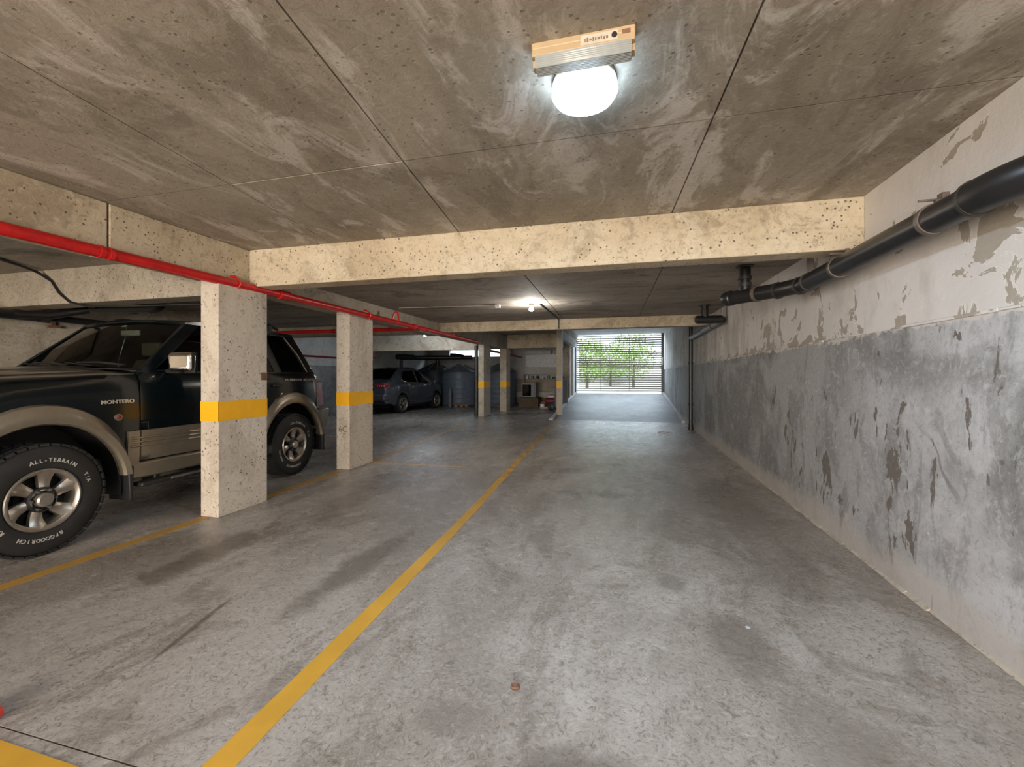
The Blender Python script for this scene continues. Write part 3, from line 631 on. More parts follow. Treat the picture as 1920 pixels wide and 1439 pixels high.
# ------------------------------------------------------------------ tanks and things near them
def tank(loc, r, h, hc, mat, label):
    e = empty('water_tank', loc, label, 'tank', 'water tanks along the back wall')
    prof = [(0, r*.98), (.03, r)]
    for k in range(6): z = .1+k*(h-.15)/6; prof += [(z, r), (z+.02, r*1.008), (z+.06, r*1.008), (z+.08, r)]
    prof += [(h, r), (h+.02, r*1.03), (h+.05, r*1.03), (h+.07, r*.96)]
    MB().lathe(prof, n=40).build('tank_body', mat, e)
    m = MB(); m.lathe([(h+.07, r*.97), (h+.07+hc*.35, r*.62), (h+.07+hc*.75, r*.24), (h+.07+hc, r*.12), (h+.07+hc, 0)], n=40)
    for k in range(12):
        a = 2*PI*k/12; ca, sa = math.cos(a), math.sin(a)
        m.tube([(ca*r*.95, sa*r*.95, h+.075), (ca*r*.62, sa*r*.62, h+.085+hc*.35), (ca*r*.25, sa*r*.25, h+.085+hc*.75)], .016, 6)
    m.build('tank_lid', 'lid' if mat == 'tank' else mat, e)
tank((-7.22, 18.5, 0.02), .80, 1.42, .36, 'tank', 'blue-grey plastic water tank with a cone lid, right behind the grey car')
tank((-5.55, 19.1, 0.02), .80, 1.44, .36, 'tank', 'blue-grey water tank showing between the two far pillars')
tank((-8.8, 19.3, 0.02), .82, 1.50, .34, 'tank2', 'dark water tank half hidden behind the grey car')
o = MB().lathe([(0, .075), (.75, .075), (.78, .06), (.80, 0)], n=16).build('bollard', 'greypipe', None, (-7.15, 17.2, 0)); tag(o, 'short grey post standing in front of the blue-grey tank', 'post')
m = MB()
for k in range(3): m.box((-.05+k*.22, -.3, 0), (.09+k*.22, .3, .07))
m.box((-.1, -.32, .07), (.6, -.22, .10)); m.box((-.1, .1, .07), (.6, .2, .10))
tag(m.build('pallet', 'wood', None, (-7.0, 17.35, 0), (0, 0, .5), bevel=.005), 'small wooden pallet lying in front of the blue-grey tank', 'pallet')
o = MB().box((0, 0, 0), (.9, .35, .05)).build('plank', 'wood', None, (-5.7, 17.9, 0), bevel=.006); tag(o, 'flat board on the floor before the tank between the far pillars', 'board')
# junk corner
e = empty('wall_cabinet', (-3.55, 20.3, 1.72), 'pale grey wall cabinet hanging at the back of the junk corner', 'cabinet')
MB().box((-.95, -.25, 0), (.62, .27, .60)).build('body', 'white', e, bevel=.008)
MB().box((-.93, -.262, .02), (-.18, -.245, .58)).build('door', 'whitep', e, bevel=.004); MB().box((-.16, -.262, .02), (.6, -.245, .58)).build('door', 'whitep', e, bevel=.004)
for x in (-.26, .42): MB().box((x, -.28, .22), (x+.05, -.26, .25)).build('handle', 'black', e)
o = MB().box((-1.15, -.02, 0), (.1, .3, .20)).build('boxed_duct', 'white_w', None, (-3.4, 20.25, 2.35), bevel=.006); tag(o, 'pale boxed duct above the hanging cabinet', 'duct')
e = empty('storage_shelf', (-3.3, 20.1, 0), 'grey metal shelf across the back of the junk corner', 'shelf')
MB().box((-1.3, -.2, 1.36), (1.1, .45, 1.40)).build('shelf_board', 'steel', e); MB().box((-1.3, -.2, 1.15), (1.1, .45, 1.18)).build('shelf_board', 'steel', e)
for x in (-1.28, 1.06): MB().box((x, -.18, 0), (x+.04, -.14, 1.38)).build('post', 'steel', e)
for k in range(9):
    x = -1.15+k*.25; h = random.uniform(.08, .15)
    o = MB().lathe([(0, .055), (h, .055), (h+.01, .045), (h+.012, 0)], n=12).build('tin_can', ('white', 'steel', 'pvc_j')[k % 3], None, (-3.3+x, 20.1+.05, 1.18))
    tag(o, ('first', 'second', 'third', 'fourth', 'middle', 'sixth', 'seventh', 'last but one', 'very last')[k]+' paint tin from the left on the grey shelf', 'tin', 'paint tins on the grey shelf')
e = empty('appliance', (-4.0, 18.6, .40), 'grey boxy cabinet with a glass front standing on the brown crate', 'cabinet')
MB().box((-.30, -.25, 0), (.32, .25, .60)).build('body', 'steel', e, bevel=.01)
MB().box((-.26, -.262, .05), (.12, -.248, .54)).build('glass_door', 'tint', e); MB().box((.16, -.27, .0), (.28, -.245, .58)).build('side_panel', 'greypipe', e, bevel=.005)
MB().box((-.32, -.27, .60), (.34, .27, .63)).build('top', 'wood', e)
e = empty('crate', (-3.95, 18.5, 0), 'low brown crate in the junk corner', 'crate')
m = MB().box((-.42, -.35, 0), (.42, -.33, .39)).box((-.42, .33, 0), (.42, .35, .39)).box((-.42, -.33, 0), (-.40, .33, .39)).box((.40, -.33, 0), (.42, .33, .39)).box((-.42, -.35, .37), (.42, .35, .395)); m.build('board', 'brown', e)
def blob(name, loc, s, mat, label, cat, seed=1, rz=0):
    rnd = random.Random(seed); bm = bmesh.new(); bmesh.ops.create_icosphere(bm, subdivisions=3, radius=1)
    ks = [(Vector((rnd.uniform(-1, 1), rnd.uniform(-1, 1), rnd.uniform(-1, 1))).normalized(), rnd.uniform(2, 5), rnd.uniform(.05, .12)) for _ in range(8)]
    for v in bm.verts:
        n = v.co.normalized(); f = 1+sum(a*math.sin(k*n.dot(d)*3) for d, k, a in ks)
        v.co = Vector((n.x*s[0]*f, n.y*s[1]*f, max(n.z*f, -.85)*s[2]+s[2]*.85))
    me = bpy.data.meshes.new(name); bm.to_mesh(me); bm.free(); me.materials.append(M[mat]); me.shade_smooth()
    o = bpy.data.objects.new(name, me); COL.objects.link(o); o.location = loc; o.rotation_euler = (0, 0, rz); return tag(o, label, cat)
blob('bag', (-2.62, 16.6, 0), (.22, .2, .17), 'tank2', 'dark full bag on the floor beside the thin pillar', 'bag', 3)
e = empty('motor', (-3.0, 18.2, 0), 'red garden machine lying among the junk', 'machine')
MB().lathe([(-.22, .0), (-.2, .12), (.0, .14), (.2, .11), (.24, 0)], (0, 0, .25), 'x', 18).build('engine_body', 'dkred', e)
MB().tube([(.1, 0, .3), (.35, -.1, .42), (.6, -.1, .36)], .03, 8).build('handle', 'black', e); MB().tube([(-.3, -.1, .12), (-.3, .1, .12)], .12, 16).build('wheel', 'dkred', e); MB().tube([(.3, -.1, .10), (.3, .1, .10)], .10, 16).build('wheel', 'rubber', e)
blob('rag', (-2.98, 18.15, .40), (.20, .1, .06), 'white', 'white rag lying over the red machine', 'cloth', 5)
o = MB().lathe([(0, .09), (.16, .10), (.17, .085), (.17, 0)], n=16).build('bucket', 'white', None, (-3.25, 17.6, .0)); tag(o, 'small white bucket next to the brown crate', 'bucket')
o = MB().box((-.35, -.25, 0), (.35, .25, .05)).build('paving_slab', 'wall_c', None, (-2.95, 17.6, .0), bevel=.006); tag(o, 'pale slab lying flat on the floor of the junk corner', 'slab')
# folding trolley leaning by the thin pillar
e = empty('hand_trolley', (-2.32, 16.2, 0), 'grey upright hand trolley behind the thin pillar', 'trolley')
MB().tube([(-.16, 0, .12), (-.18, .02, .9)]+arc((-.18, .02, .95), (-.14, .02, 1.25), (.05, .02, 1.28), 5)+arc((.1, .02, 1.28), (.28, .02, 1.2), (.28, .02, .95), 5)+[(.26, 0, .12)], .03, 8).build('frame', 'greypipe', e)
for z in (.3, .6, .9): MB().tube([(-.17, 0, z), (.27, 0, z)], .014, 6).build('crossbar', 'steel', e)
MB().box((-.17, -.02, .15), (.27, .01, 1.15)).build('back_panel', 'tank2', e)
for x in (-.2, .28): MB().lathe([(-.03, 0), (-.03, .10), (.03, .10), (.03, 0)], (x, .05, .10), 'x', 18).build('wheel', 'rubber', e)
MB().box((-.18, -.25, .02), (.28, .0, .04)).build('toe_plate', 'steel', e)

# small things on the floor
o = MB().lathe([(0, .019), (.004, .021), (.009, .017), (.006, .012), (.009, .007), (.008, 0)], n=20).build('bottle_cap', 'patch', None, (-.44, 1.765, .0005)); tag(o, 'small round rusty cap on the floor right of the yellow line', 'cap')
o = MB().box((-.10, -.035, 0), (.05, .035, .05)).build('plastic_chock', 'redp', None, (-2.325, 1.085, 0), (0, 0, .15), bevel=.022, seg=4); tag(o, 'rounded red plastic piece at the left edge of the floor', 'chock')
o = MB().lathe([(0, .012), (.002, .013), (.003, 0)], n=7).build('pebble', 'mark', None, (.62, 2.48, 0)); tag(o, 'tiny white chip on the floor near the right wall', 'chip')

# ------------------------------------------------------------------ wheels
def wheel(parent, c, R, rr, wd, side, spokes, letters=None, name='wheel', twist=.0, fat=.13):
    """c: centre of the outer face; side=+1 outer face looks to +x"""
    s = side; X = lambda d: (c[0]-s*d)
    k = R/.405
    prof = [(.012, rr*1.03), (.0, rr*1.12), (-.002, (rr+R)/2*.98), (.006, R*.86), (.02, R*.945), (.04, R*.975), (wd*.3, R*.985), (wd*.5, R*.987), (wd*.7, R*.985), (wd-.04, R*.975), (wd-.02, R*.945), (wd, R*.82), (wd-.01, rr)]
    m = MB().lathe([(c[0]-s*a, b) for a, b in prof], (0, c[1], c[2]), 'x', 56, closed=True)
    nb = 38
    for j in range(nb):
        for (a0, a1, r0, r1, off) in ((.006, .055, R*.955, R, 0), (.07, wd*.48, R*.97, R, .4), (wd*.54, wd-.07, R*.97, R, 0), (wd-.055, wd-.006, R*.955, R, .4)):
            t0 = 2*PI*(j+off)/nb; t1 = t0+2*PI/nb*.78; ps = []
            for rr_, aa in ((r0, 0), (r1, .006)):
                for tt, xx in ((t0, a0+aa), (t1, a0+aa), (t1, a1-aa), (t0, a1-aa)):
                    ps.append((c[0]-s*xx, c[1]+rr_*math.cos(tt), c[2]+rr_*math.sin(tt)))
            m.hexa(ps)
    w_ = m.build(name, 'rubber', parent)
    MB().lathe([(X(a), b) for a, b in ((.004, rr*1.05), (-.006, rr*1.03), (-.006, rr*.985), (.004, rr*.955), (.012, rr*.90), (.05, rr*.86), (wd*.8, rr*.86), (wd*.8, rr*.98))], (0, c[1], c[2]), 'x', 48, cap=False).build('rim', 'alloy', w_)
    MB().lathe([(X(.10), 0), (X(.10), rr*.87)], (0, c[1], c[2]), 'x', 32).lathe([(X(.085), 0), (X(.085), rr*.6)], (0, c[1], c[2]), 'x', 32).build('brake_disc', 'trimk', w_)
    sm = MB()
    for i in range(spokes):
        a0 = 2*PI*(i+.25)/spokes; rows = []
        for q in range(7):
            t = q/6; r = rr*(.30+.66*t); hw_ = rr*(.155+fat*t*t) ; ang = a0+twist*t
            xo = .022+.022*math.sin(t*PI)*.8-.014*t; row = []
            for wx, dp in ((-1, .035), (-.92, .010), (-.45, -.002), (0, -.005), (.45, -.002), (.92, .010), (1, .035)):
                ph = ang+wx*hw_/r
                row.append((X(xo+dp), c[1]+r*math.cos(ph), c[2]+r*math.sin(ph)))
            rows.append(row)
        sm.grid(rows)
    sm.build('spokes', 'alloy', w_)
    MB().lathe([(X(a), b) for a, b in ((.06, rr*.42), (.02, rr*.42), (.012, rr*.36), (.03, rr*.33), (.03, 0))], (0, c[1], c[2]), 'x', 32).build('hub', 'trimk', w_)
    MB().lathe([(X(a), b) for a, b in ((.03, rr*.245), (-.008, rr*.235), (-.018, rr*.19), (-.022, 0))], (0, c[1], c[2]), 'x', 28).build('hub_cap', 'alloy', w_)
    for i in range(6):
        a = 2*PI*i/6; MB().lathe([(X(.03), .011), (X(.002), .010), (X(.0), 0)], (0, c[1]+rr*.335*math.cos(a), c[2]+rr*.335*math.sin(a)), 'x', 6).build('lug_nut', 'steel', w_)
    if letters:
        mm = MB()
        for (txt, mid, size, rad) in letters:
            n_ = len(txt); step = size*.74/rad
            for i, ch in enumerate(txt):
                if ch == ' ': continue
                ang = mid-(i-(n_-1)/2)*step
                # seen from +x, +y is to the right, z up; letters upright outward
                Mx = Matrix.Translation((c[0]+s*.0015, c[1], c[2])) @ Matrix.Rotation(ang-PI/2, 4, 'X') @ Matrix.Translation((0, 0, rad)) @ Matrix(((0, 0, 1, 0), (1, 0, 0, 0), (0, 1, 0, 0), (0, 0, 0, 1)))
                me = text(ch, size, .0015, 'l', None, None, Mx, bold=.0006)
                mm.add([v.co for v in me.vertices], [tuple(p.vertices) for p in me.polygons]); bpy.data.meshes.remove(me)
        mm.build('sidewall_lettering', 'letter', w_, smooth=False)['kind'] = 'stuff'
    return w_

# ------------------------------------------------------------------ the dark green off-road car
LOC = Vector((-4.06-.9*.9988, 2.13-.9*.049, 0)); RZ = math.radians(2.82)
car = empty('car', LOC, 'dark green off-road car with beige lower body parked behind the nearest pillars', 'car', None, RZ)
ZC = .405; RA = .545; UC = (.075, 2.70)
def lerp(a, b, t): return a+(b-a)*t
def pw(x, pts):
    if x <= pts[0][0]: return pts[0][1]
    for (a, fa), (b, fb) in zip(pts, pts[1:]):
        if x <= b: return lerp(fa, fb, (x-a)/(b-a))
    return pts[-1][1]
def sx(z): return pw(z, [(.45, .845), (.6, .858), (.85, .868), (1.1, .866), (1.25, .857), (1.315, .835), (1.345, .805)])
def taper(u): return pw(u, [(-.80, .86), (-.72, .91), (-.55, .96), (-.2, 1), (2.9, 1), (3.22, .975), (3.30, .95)])
def zbot(u):
    for c in UC:
        if abs(u-c) < RA: return ZC+math.sqrt(RA*RA-(u-c)**2)
    return .50
def zbelt(u): return pw(u, [(-.80, 1.02), (-.72, 1.10), (-.5, 1.19), (-.1, 1.27), (.75, 1.335), (3.1, 1.345), (3.3, 1.33)])
us = set([-.80, -.76, -.72, -.62, -.5, .82, .86, 3.22, 3.27, 3.30])
for c in UC:
    for k in range(25): us.add(round(c-RA*math.cos(PI*k/24), 4))
    us.add(c-RA-.001); us.add(c+RA+.001)
us |= set(1.0+.2*k for k in range(6)); us = sorted(us)
rows = []
for u in us:
    zb = zbot(u); be = zbelt(u); tp = taper(u); z0 = be-.03
    zs = [zb]+[lerp(zb, be-.012, t) for t in (.08, .3, .55, .78, .92, 1.0)]
    half = [(sx(min(z/be*1.345, 1.345))*tp if z > .9 else sx(z)*tp, z) for z in zs]
    half[0] = (half[0][0]-.01, half[0][1])
    half.append((.79*tp, be))
    if u < .84: hz = be+.035; half += [(.70*tp, be+.012), (.62*tp, be+.022), (.35*tp, hz), (0, hz+.006)]
    elif u < 3.25: half += [(.76*tp, be-.01), (.74*tp, .92), (.35, .92), (0, .92)]
    else: half += [(.70*tp, be), (.6*tp, be), (.35*tp, be), (0, be)]
    L_ = [(x, u, z) for x, z in half]; rows.append(L_+[(-x, y, z) for x, y, z in L_[-2::-1]])
m = MB().grid(rows); n0 = len(rows[0])
m.add(rows[0], [tuple(range(n0))]); m.add(rows[-1], [tuple(range(n0))])
m.build('body_shell', 'green', car)
# underbody
MB().box((-.66, -.6, .36), (.66, 3.2, .60)).box((-.83, .62, .40), (.83, 2.15, .52)).build('underbody', 'trimk', car)
for s in (1, -1):
    for c in UC:
        m = MB(); rw = []
        for k in range(15):
            a = math.radians(-12+204*k/14); rw.append([(s*.85, c+.555*math.cos(a), ZC+.555*math.sin(a)), (s*.55, c+.555*math.cos(a), ZC+.555*math.sin(a)), (s*.54, c, ZC)])
        m.grid(rw).build('wheel_arch_liner', 'trimk', car)
        m = MB(); rw = []
        for k in range(25):
            dg = 6+168*k/24; a = math.radians(dg); Ro = .615+.075*math.sin(a)**2; Ri = RA-.006
            rw.append([(s*xx, c+r*math.cos(a), ZC+r*math.sin(a)) for r, xx in ((Ri+.012, .82), (Ri, .895), (Ri+.012, .918), (Ri+.05, .926), (lerp(Ri, Ro, .6), .915), (Ro-.012, .893), (Ro, .868), (Ro, .83))])
        m.grid(rw); nn = len(rw[0]); m.add(rw[0], [tuple(range(nn))]); m.add(rw[-1], [tuple(range(nn))])
        m.build('fender_flare', 'beige', car)
        MB().hexa([(s*.70, c+.56, .24), (s*.915, c+.575, .24), (s*.915, c+.60, .24), (s*.70, c+.585, .24), (s*.70, c+.545, .53), (s*.915, c+.56, .53), (s*.915, c+.605, .53), (s*.70, c+.60, .53)]).build('mud_flap', 'trimk', car, bevel=.008)
for s, nm in ((1, 0), (-1, 1)):
    # sills, cladding, doors
    MB().box((s*.80 if s > 0 else -.875, .66, .40), (.875 if s > 0 else -.80, 2.13, .545)).build('sill', 'beige', car, bevel=.02)
    def plate(u0, u1, z0, z1, off, name, mat, nz=6, cut=None):
        m = MB(); rw = []
        NU = 12
        for i in range(NU+1):
            u = lerp(u0, u1, i/NU); zz0 = max(z0, cut(u)) if cut else z0
            rw.append([(s*(sx(z)+off), u, z) for z in [lerp(zz0, z1, j/nz) for j in range(nz+1)]]+[(s*(sx(z1)-.01), u, z1)])
        m.grid(rw)
        for e_ in (0, -1): m.add([rw[e_][0], rw[e_][nz], (rw[e_][nz][0]-s*.02, rw[e_][nz][1], z1), (rw[e_][0][0]-s*.02, rw[e_][0][1], rw[e_][0][2])], [(0, 1, 2, 3)])
        return m.build(name, mat, car)
    dc = lambda u: (ZC+math.sqrt(max(0, .70**2-(u-UC[1])**2))) if abs(u-UC[1]) < .70 else 0
    dcf = lambda u: (ZC+math.sqrt(max(0, .66**2-(u-UC[0])**2))) if abs(u-UC[0]) < .66 else 0
    fd = plate(.765, 1.78, .83, 1.335, .007, 'front_door', 'green'); rdr = plate(1.80, 2.50, .83, 1.335, .007, 'rear_door', 'green', cut=dc)
    plate(.765, 1.78, .56, .825, .022, 'door_cladding', 'beige'); plate(1.80, 2.10, .56, .825, .022, 'door_cladding', 'beige', cut=dc)
    plate(.655, .752, .50, .825, .020, 'fender_cladding', 'beige', cut=lambda u: dcf(u)-.12)
    for z in (.69, .725, .76):
        MB().tube([(s*(sx(z)+.024), .68, z), (s*(sx(z)+.024), 2.06, z)], .010, 6).build('trim_rib', 'beige', car)
    MB().box((s*.84 if s > 0 else -.95, .72, .335), (.95 if s > 0 else -.84, 2.08, .375)).box((s*.7 if s > 0 else -.86, .9, .34), (.86 if s > 0 else -.7, .95, .42)).build('running_board', 'trimk', car, bevel=.012)
    MB().tube([(s*.952, .98, .362), (s*.952, 2.06, .362)], .012, 8).build('step_strip', 'alloy', car)
    for u in (1.60, 2.33): MB().box((min(s*.87, s*.90), u, 1.17), (max(s*.87, s*.90), u+.16, 1.20)).build('door_handle', 'trimk', car, bevel=.008)
    # cabin side frame
    def P(u, q, dd=0): return (s*(.80-.135*q-dd), u, 1.335+.53*q)
    m = MB()
    def strip(a, b, c_, d_):
        m.hexa([P(*a), P(*b), P(*c_), P(*d_), P(*a, .045), P(*b, .045), P(*c_, .045), P(*d_, .045)])
    strip((.80, 0), (.93, 0), (1.52, .94), (1.39, 1.0))
    strip((1.74, 0), (1.86, 0), (1.88, 1), (1.78, 1)); strip((2.46, 0), (2.60, 0), (2.42, 1), (2.30, 1)); strip((3.08, 0), (3.24, 0), (2.93, 1), (2.74, 1))
    strip((1.40, .93), (2.9, .93), (2.9, 1.01), (1.40, 1.01)); strip((.85, -.02), (3.22, -.02), (3.22, .05), (.85, .05))
    m.build('cabin_frame', 'green', car, bevel=.008)
    for (a, b, c_, d_) in (((.92, .04), (1.75, .04), (1.79, .95), (1.49, .95)), ((1.85, .04), (2.48, .04), (2.32, .95), (1.87, .95)), ((2.58, .04), (3.10, .04), (2.77, .95), (2.41, .95))):
        MB().add([P(*a, .012), P(*b, .012), P(*c_, .012), P(*d_, .012)], [(0, 1, 2, 3)]).build('side_window', 'tint', car, smooth=False, solid=.004)
    MB().tube([P(3.07, .05, -.004), P(2.95, .5, -.004), P(2.76, .90, -.004)], .008, 6).build('window_trim', 'alloy', car)
    MB().tube([(s*.60, 1.62, 1.93), (s*.60, 1.7, 1.955), (s*.60, 2.6, 1.962), (s*.60, 2.74, 1.92)], .017, 8).box((s*.60-.015, 1.68, 1.88), (s*.60+.015, 1.72, 1.95)).box((s*.60-.015, 2.58, 1.88), (s*.60+.015, 2.63, 1.95)).build('roof_rail', 'trimk', car)
    # mirror
    if s > 0:
        mo = MB().box((-.115, -.045, -.088), (.115, .045, .092)).build('door_mirror', 'chrome', car, (s*1.0, 1.04, 1.432), (0, 0, s*.18), bevel=.038, seg=5); mo['label'] = 'chrome mirror housing'
        MB().box((-.10, .0455, -.075), (.10, .050, .078)).build('mirror_glass', 'trimk', mo)
        MB().box((-.08, .02, -.105), (.108, .058, .098)).build('mirror_surround', 'trimk', mo, bevel=.015)
        MB().tube([(s*.83, 1.04, 1.35), (s*.95, 1.05, 1.345), (s*1.0, 1.05, 1.36)], .022, 8).build('mirror_arm', 'trimk', car)
    # lamps
    MB().hexa([(s*.78, 3.245, .86), (s*.862, 3.235, .86), (s*.852, 3.385, .87), (s*.76, 3.395, .87), (s*.77, 3.225, 1.23), (s*.85, 3.215, 1.23), (s*.838, 3.355, 1.22), (s*.75, 3.365, 1.22)]).build('tail_light', 'taillamp', car, bevel=.012)
    MB().hexa([(s*.80, 3.215, .85), (s*.868, 3.205, .85), (s*.868, 3.232, .85), (s*.80, 3.242, .85), (s*.79, 3.20, 1.24), (s*.858, 3.19, 1.24), (s*.858, 3.217, 1.24), (s*.79, 3.227, 1.24)]).build('lamp_bezel', 'alloy', car)
    MB().box((min(s*.40, s*.72), -.835, .86), (max(s*.40, s*.72), -.77, 1.01)).build('headlight', 'clear', car, bevel=.02)
    # side marker
    if s > 0:
        MB().lathe([(.862, .030), (.879, .028), (.880, .022)], (0, .585, .955), 'x', 20).build('marker_bezel', 'alloy', car)
        MB().lathe([(.86, .021), (.884, .020), (.889, .012), (.890, 0)], (0, .585, .955), 'x', 18).build('side_marker', 'amber', car)
        Mx = Matrix.Translation((.871, .585, 1.085)) @ Matrix(((0, 0, 1, 0), (1, 0, 0, 0), (0, 1, 0, 0), (0, 0, 0, 1))) @ Matrix.Scale(1.25, 4, (1, 0, 0))
        text_obj('MONTERO', .042, .002, 'lettering', 'letter2', car, Mx, .0012)
        Mx = Matrix.Translation((.8625, 2.88, 1.253)) @ Matrix(((0, 0, 1, 0), (1, 0, 0, 0), (0, 1, 0, 0), (0, 0, 0, 1))) @ Matrix.Scale(1.4, 4, (1, 0, 0))
        text_obj('V6 3500 GDI  MONTERO', .042, .001, 'lettering', 'letter2', car, Mx, .0004)
for s in (1, -1):
    for c in UC:
        wheel(car, (s*.90, c, ZC), .405, .215, .265, s, 6, ([('ALL-TERRAIN', math.radians(78), .037, .285), ('T/A', math.radians(22), .037, .285), ('BFGOODRICH', math.radians(-95), .037, .285), ('RADIAL', math.radians(-158), .037, .285)] if s > 0 else None), twist=.16)
# roof, glass, bonnet
m = MB(); top = []; bot = []
for i in range(13):
    u = lerp(1.36, 2.93, i/12); rowt = []; rowb = []
    for j in range(13):
        x = lerp(-.672, .672, j/12); z = 1.868+.04*(1-(x/.672)**2)+.012*math.sin(PI*i/12)-(.02 if i == 0 else 0); rowt.append((x, u-.05*(1-(x/.672)**2)*(1 if i == 0 else 0), z)); rowb.append((x, u, z-.035))
    top.append(rowt); bot.append(rowb)
m.grid(top); m.grid(bot); per = lambda g: g[0]+[r[-1] for r in g[1:]]+g[-1][-2::-1]+[r[0] for r in g[-2:0:-1]]
a, b = per(top), per(bot); n = len(a); m.add(a+b, [(i, (i+1) % n, n+(i+1) % n, n+i) for i in range(n)])
m.build('roof', 'green', car)
def ws(u_, t, k=0):
    x = lerp(lerp(-.755, .755, u_), lerp(-.625, .625, u_), t); f = 1-(2*u_-1)**2
    return (x, lerp(.85, 1.40, t)-.10*f*(1-t)-.05*f*t-k*.6, lerp(1.355, 1.862, t)+.02*f*t+k)
MB().grid([[ws(j/12, i/8) for j in range(13)] for i in range(9)]).build('windshield', 'wsg', car)
m = MB()
for t0, t1 in ((-.03, .02), (.955, 1.0)):
    m.grid([[ws(j/12, t, .006) for j in range(13)] for t in (t0, t1)])
m.build('windshield_seal', 'trimk', car, solid=.006)
MB().grid([[(lerp(-.74, .74, j/8), lerp(.70, .88, i/2)-.08*(1-(j/4-1)**2), 1.362+.01*(1-(j/4-1)**2)) for j in range(9)] for i in range(3)]).build('cowl', 'trimk', car, solid=.01)
hd = MB().grid([[(lerp(-.685, .685, j/14)*taper(u), u, zbelt(u)+.045*(1-(abs(j/7-1))**4)+.002+(.012 if 3 < j < 11 and u > -.4 else 0)) for j in range(15)] for u in [-.72, -.6, -.45, -.3, 0, .3, .55, .70]]).build('bonnet', 'green', car, solid=.012)
for (xa, xb, u0) in ((.10, .62, .80), (-.50, .05, .80)):
    A_ = Vector(ws((xb+.75)/1.5, .03, .03)); B_ = Vector(ws((xa+.75)/1.5, .10, .02))
    MB().tube([A_+Vector((0, -.05, -.01)), A_, (A_+B_)/2+Vector((0, -.01, .015)), B_], .009, 6).tube([B_+Vector((-.16, .01, .0)), B_+Vector((.22, -.03, -.03))], .007, 5).build('wiper', 'trimk', car)
MB().grid([[(x, lerp(3.235, 2.935, t)+.03*(1-(x/.7)**2), lerp(1.36, 1.86, t)) for x in (-.66, -.4, 0, .4, .66)] for t in (0, .5, 1)]).build('rear_window', 'tint', car, solid=.005)
# interior
MB().box((-.72, .90, .92), (.72, 1.16, 1.30)).build('dashboard', 'seat', car, bevel=.05, seg=3)
m = MB(); m.tube([(.36+.18*math.cos(a), 1.27+.06*math.sin(a), 1.25+.17*math.sin(a)) for a in [2*PI*k/24 for k in range(25)]], .014, 8, cap=False); m.tube([(.36, 1.12, 1.15), (.36, 1.27, 1.25)], .03, 8); m.tube([(.19, 1.27, 1.25), (.53, 1.27, 1.25)], .018, 6); m.build('steering_wheel', 'trimk', car)
for x in (.36, -.36):
    st = MB().hexa([(x-.24, 1.62, .95), (x+.24, 1.62, .95), (x+.24, 1.76, .95), (x-.24, 1.76, .95), (x-.2, 1.80, 1.50), (x+.2, 1.80, 1.50), (x+.2, 1.90, 1.50), (x-.2, 1.90, 1.50)]).build('front_seat', 'seat', car, bevel=.05, seg=3)
    MB().box((x-.13, 1.82, 1.54), (x+.13, 1.90, 1.70)).build('headrest', 'seat', st, bevel=.03, seg=3)
    MB().box((x-.24, 1.2, .93), (x+.24, 1.7, 1.06)).build('seat_cushion', 'seat', st, bevel=.04)
MB().box((-.60, 2.45, .95), (.60, 2.58, 1.50)).build('rear_seat', 'seat', car, bevel=.05, seg=3)
MB().box((-.12, 1.33, 1.725), (.12, 1.36, 1.785)).build('rearview_mirror', 'greypipe', car, bevel=.012)
MB().grid([[tuple(Vector(ws(.44+.05*j, .90+.03*i))+Vector((0, .012, -.012))) for j in range(2)] for i in range(2)]).build('windshield_sticker', 'white', car)
# bumpers and grille
m = MB(); m.hexa([(-.80, -.93, .46), (.80, -.93, .46), (.88, -.60, .46), (-.88, -.60, .46), (-.80, -.95, .84), (.80, -.95, .84), (.885, -.60, .84), (-.885, -.60, .84)]); m.build('front_bumper', 'beige', car, bevel=.04, seg=3)
MB().hexa([(-.885, 3.22, .54), (.885, 3.22, .54), (.82, 3.50, .56), (-.82, 3.50, .56), (-.89, 3.22, .83), (.89, 3.22, .83), (.84, 3.54, .83), (-.84, 3.54, .83)]).build('rear_bumper', 'beige', car, bevel=.03, seg=3)
m = MB().box((-.36, -.83, .86), (.36, -.79, 1.03))
for k in range(5): m.box((-.34, -.84, .875+k*.033), (.34, -.82, .885+k*.033))
m.build('grille', 'chrome', car)

# ------------------------------------------------------------------ the grey saloon at the back
sed = empty('car', (-7.55, 13.92, 0), 'grey hatchback with red tail lights parked in front of the water tanks', 'car', None, math.radians(-4.2))
sed.location = Vector((-7.55, 13.92, 0))-Vector((math.cos(math.radians(-4.2)), math.sin(math.radians(-4.2)), 0))*.88
WB = 2.46; R2 = .325; RA2 = .385; UC2 = (0.0, WB)
def roofz(y): return 1.03*pw(y, [(-.86, 1.02), (-.72, 1.08), (-.5, 1.13), (-.3, 1.24), (-.05, 1.40), (.2, 1.51), (.5, 1.575), (.9, 1.60), (1.3, 1.57), (1.6, 1.47), (1.95, 1.27), (2.2, 1.12), (2.35, 1.05), (2.8, .96), (3.1, .85), (3.25, .70)])
def belt2(y): return pw(y, [(-.86, .98), (-.5, 1.06), (0, 1.08), (1.0, 1.04), (2.0, 1.0), (2.35, .99), (2.8, .92), (3.1, .80), (3.25, .62)])
def hw2(y): return pw(y, [(-.86, .70), (-.78, .78), (-.6, .85), (-.2, .895), (.5, .885), (1.5, .88), (2.3, .89), (2.8, .84), (3.1, .74), (3.25, .60)])
def zb2(y):
    for c in UC2:
        if abs(y-c) < RA2: return R2+math.sqrt(RA2**2-(y-c)**2)
    return .30 if -.6 < y < 2.9 else .36
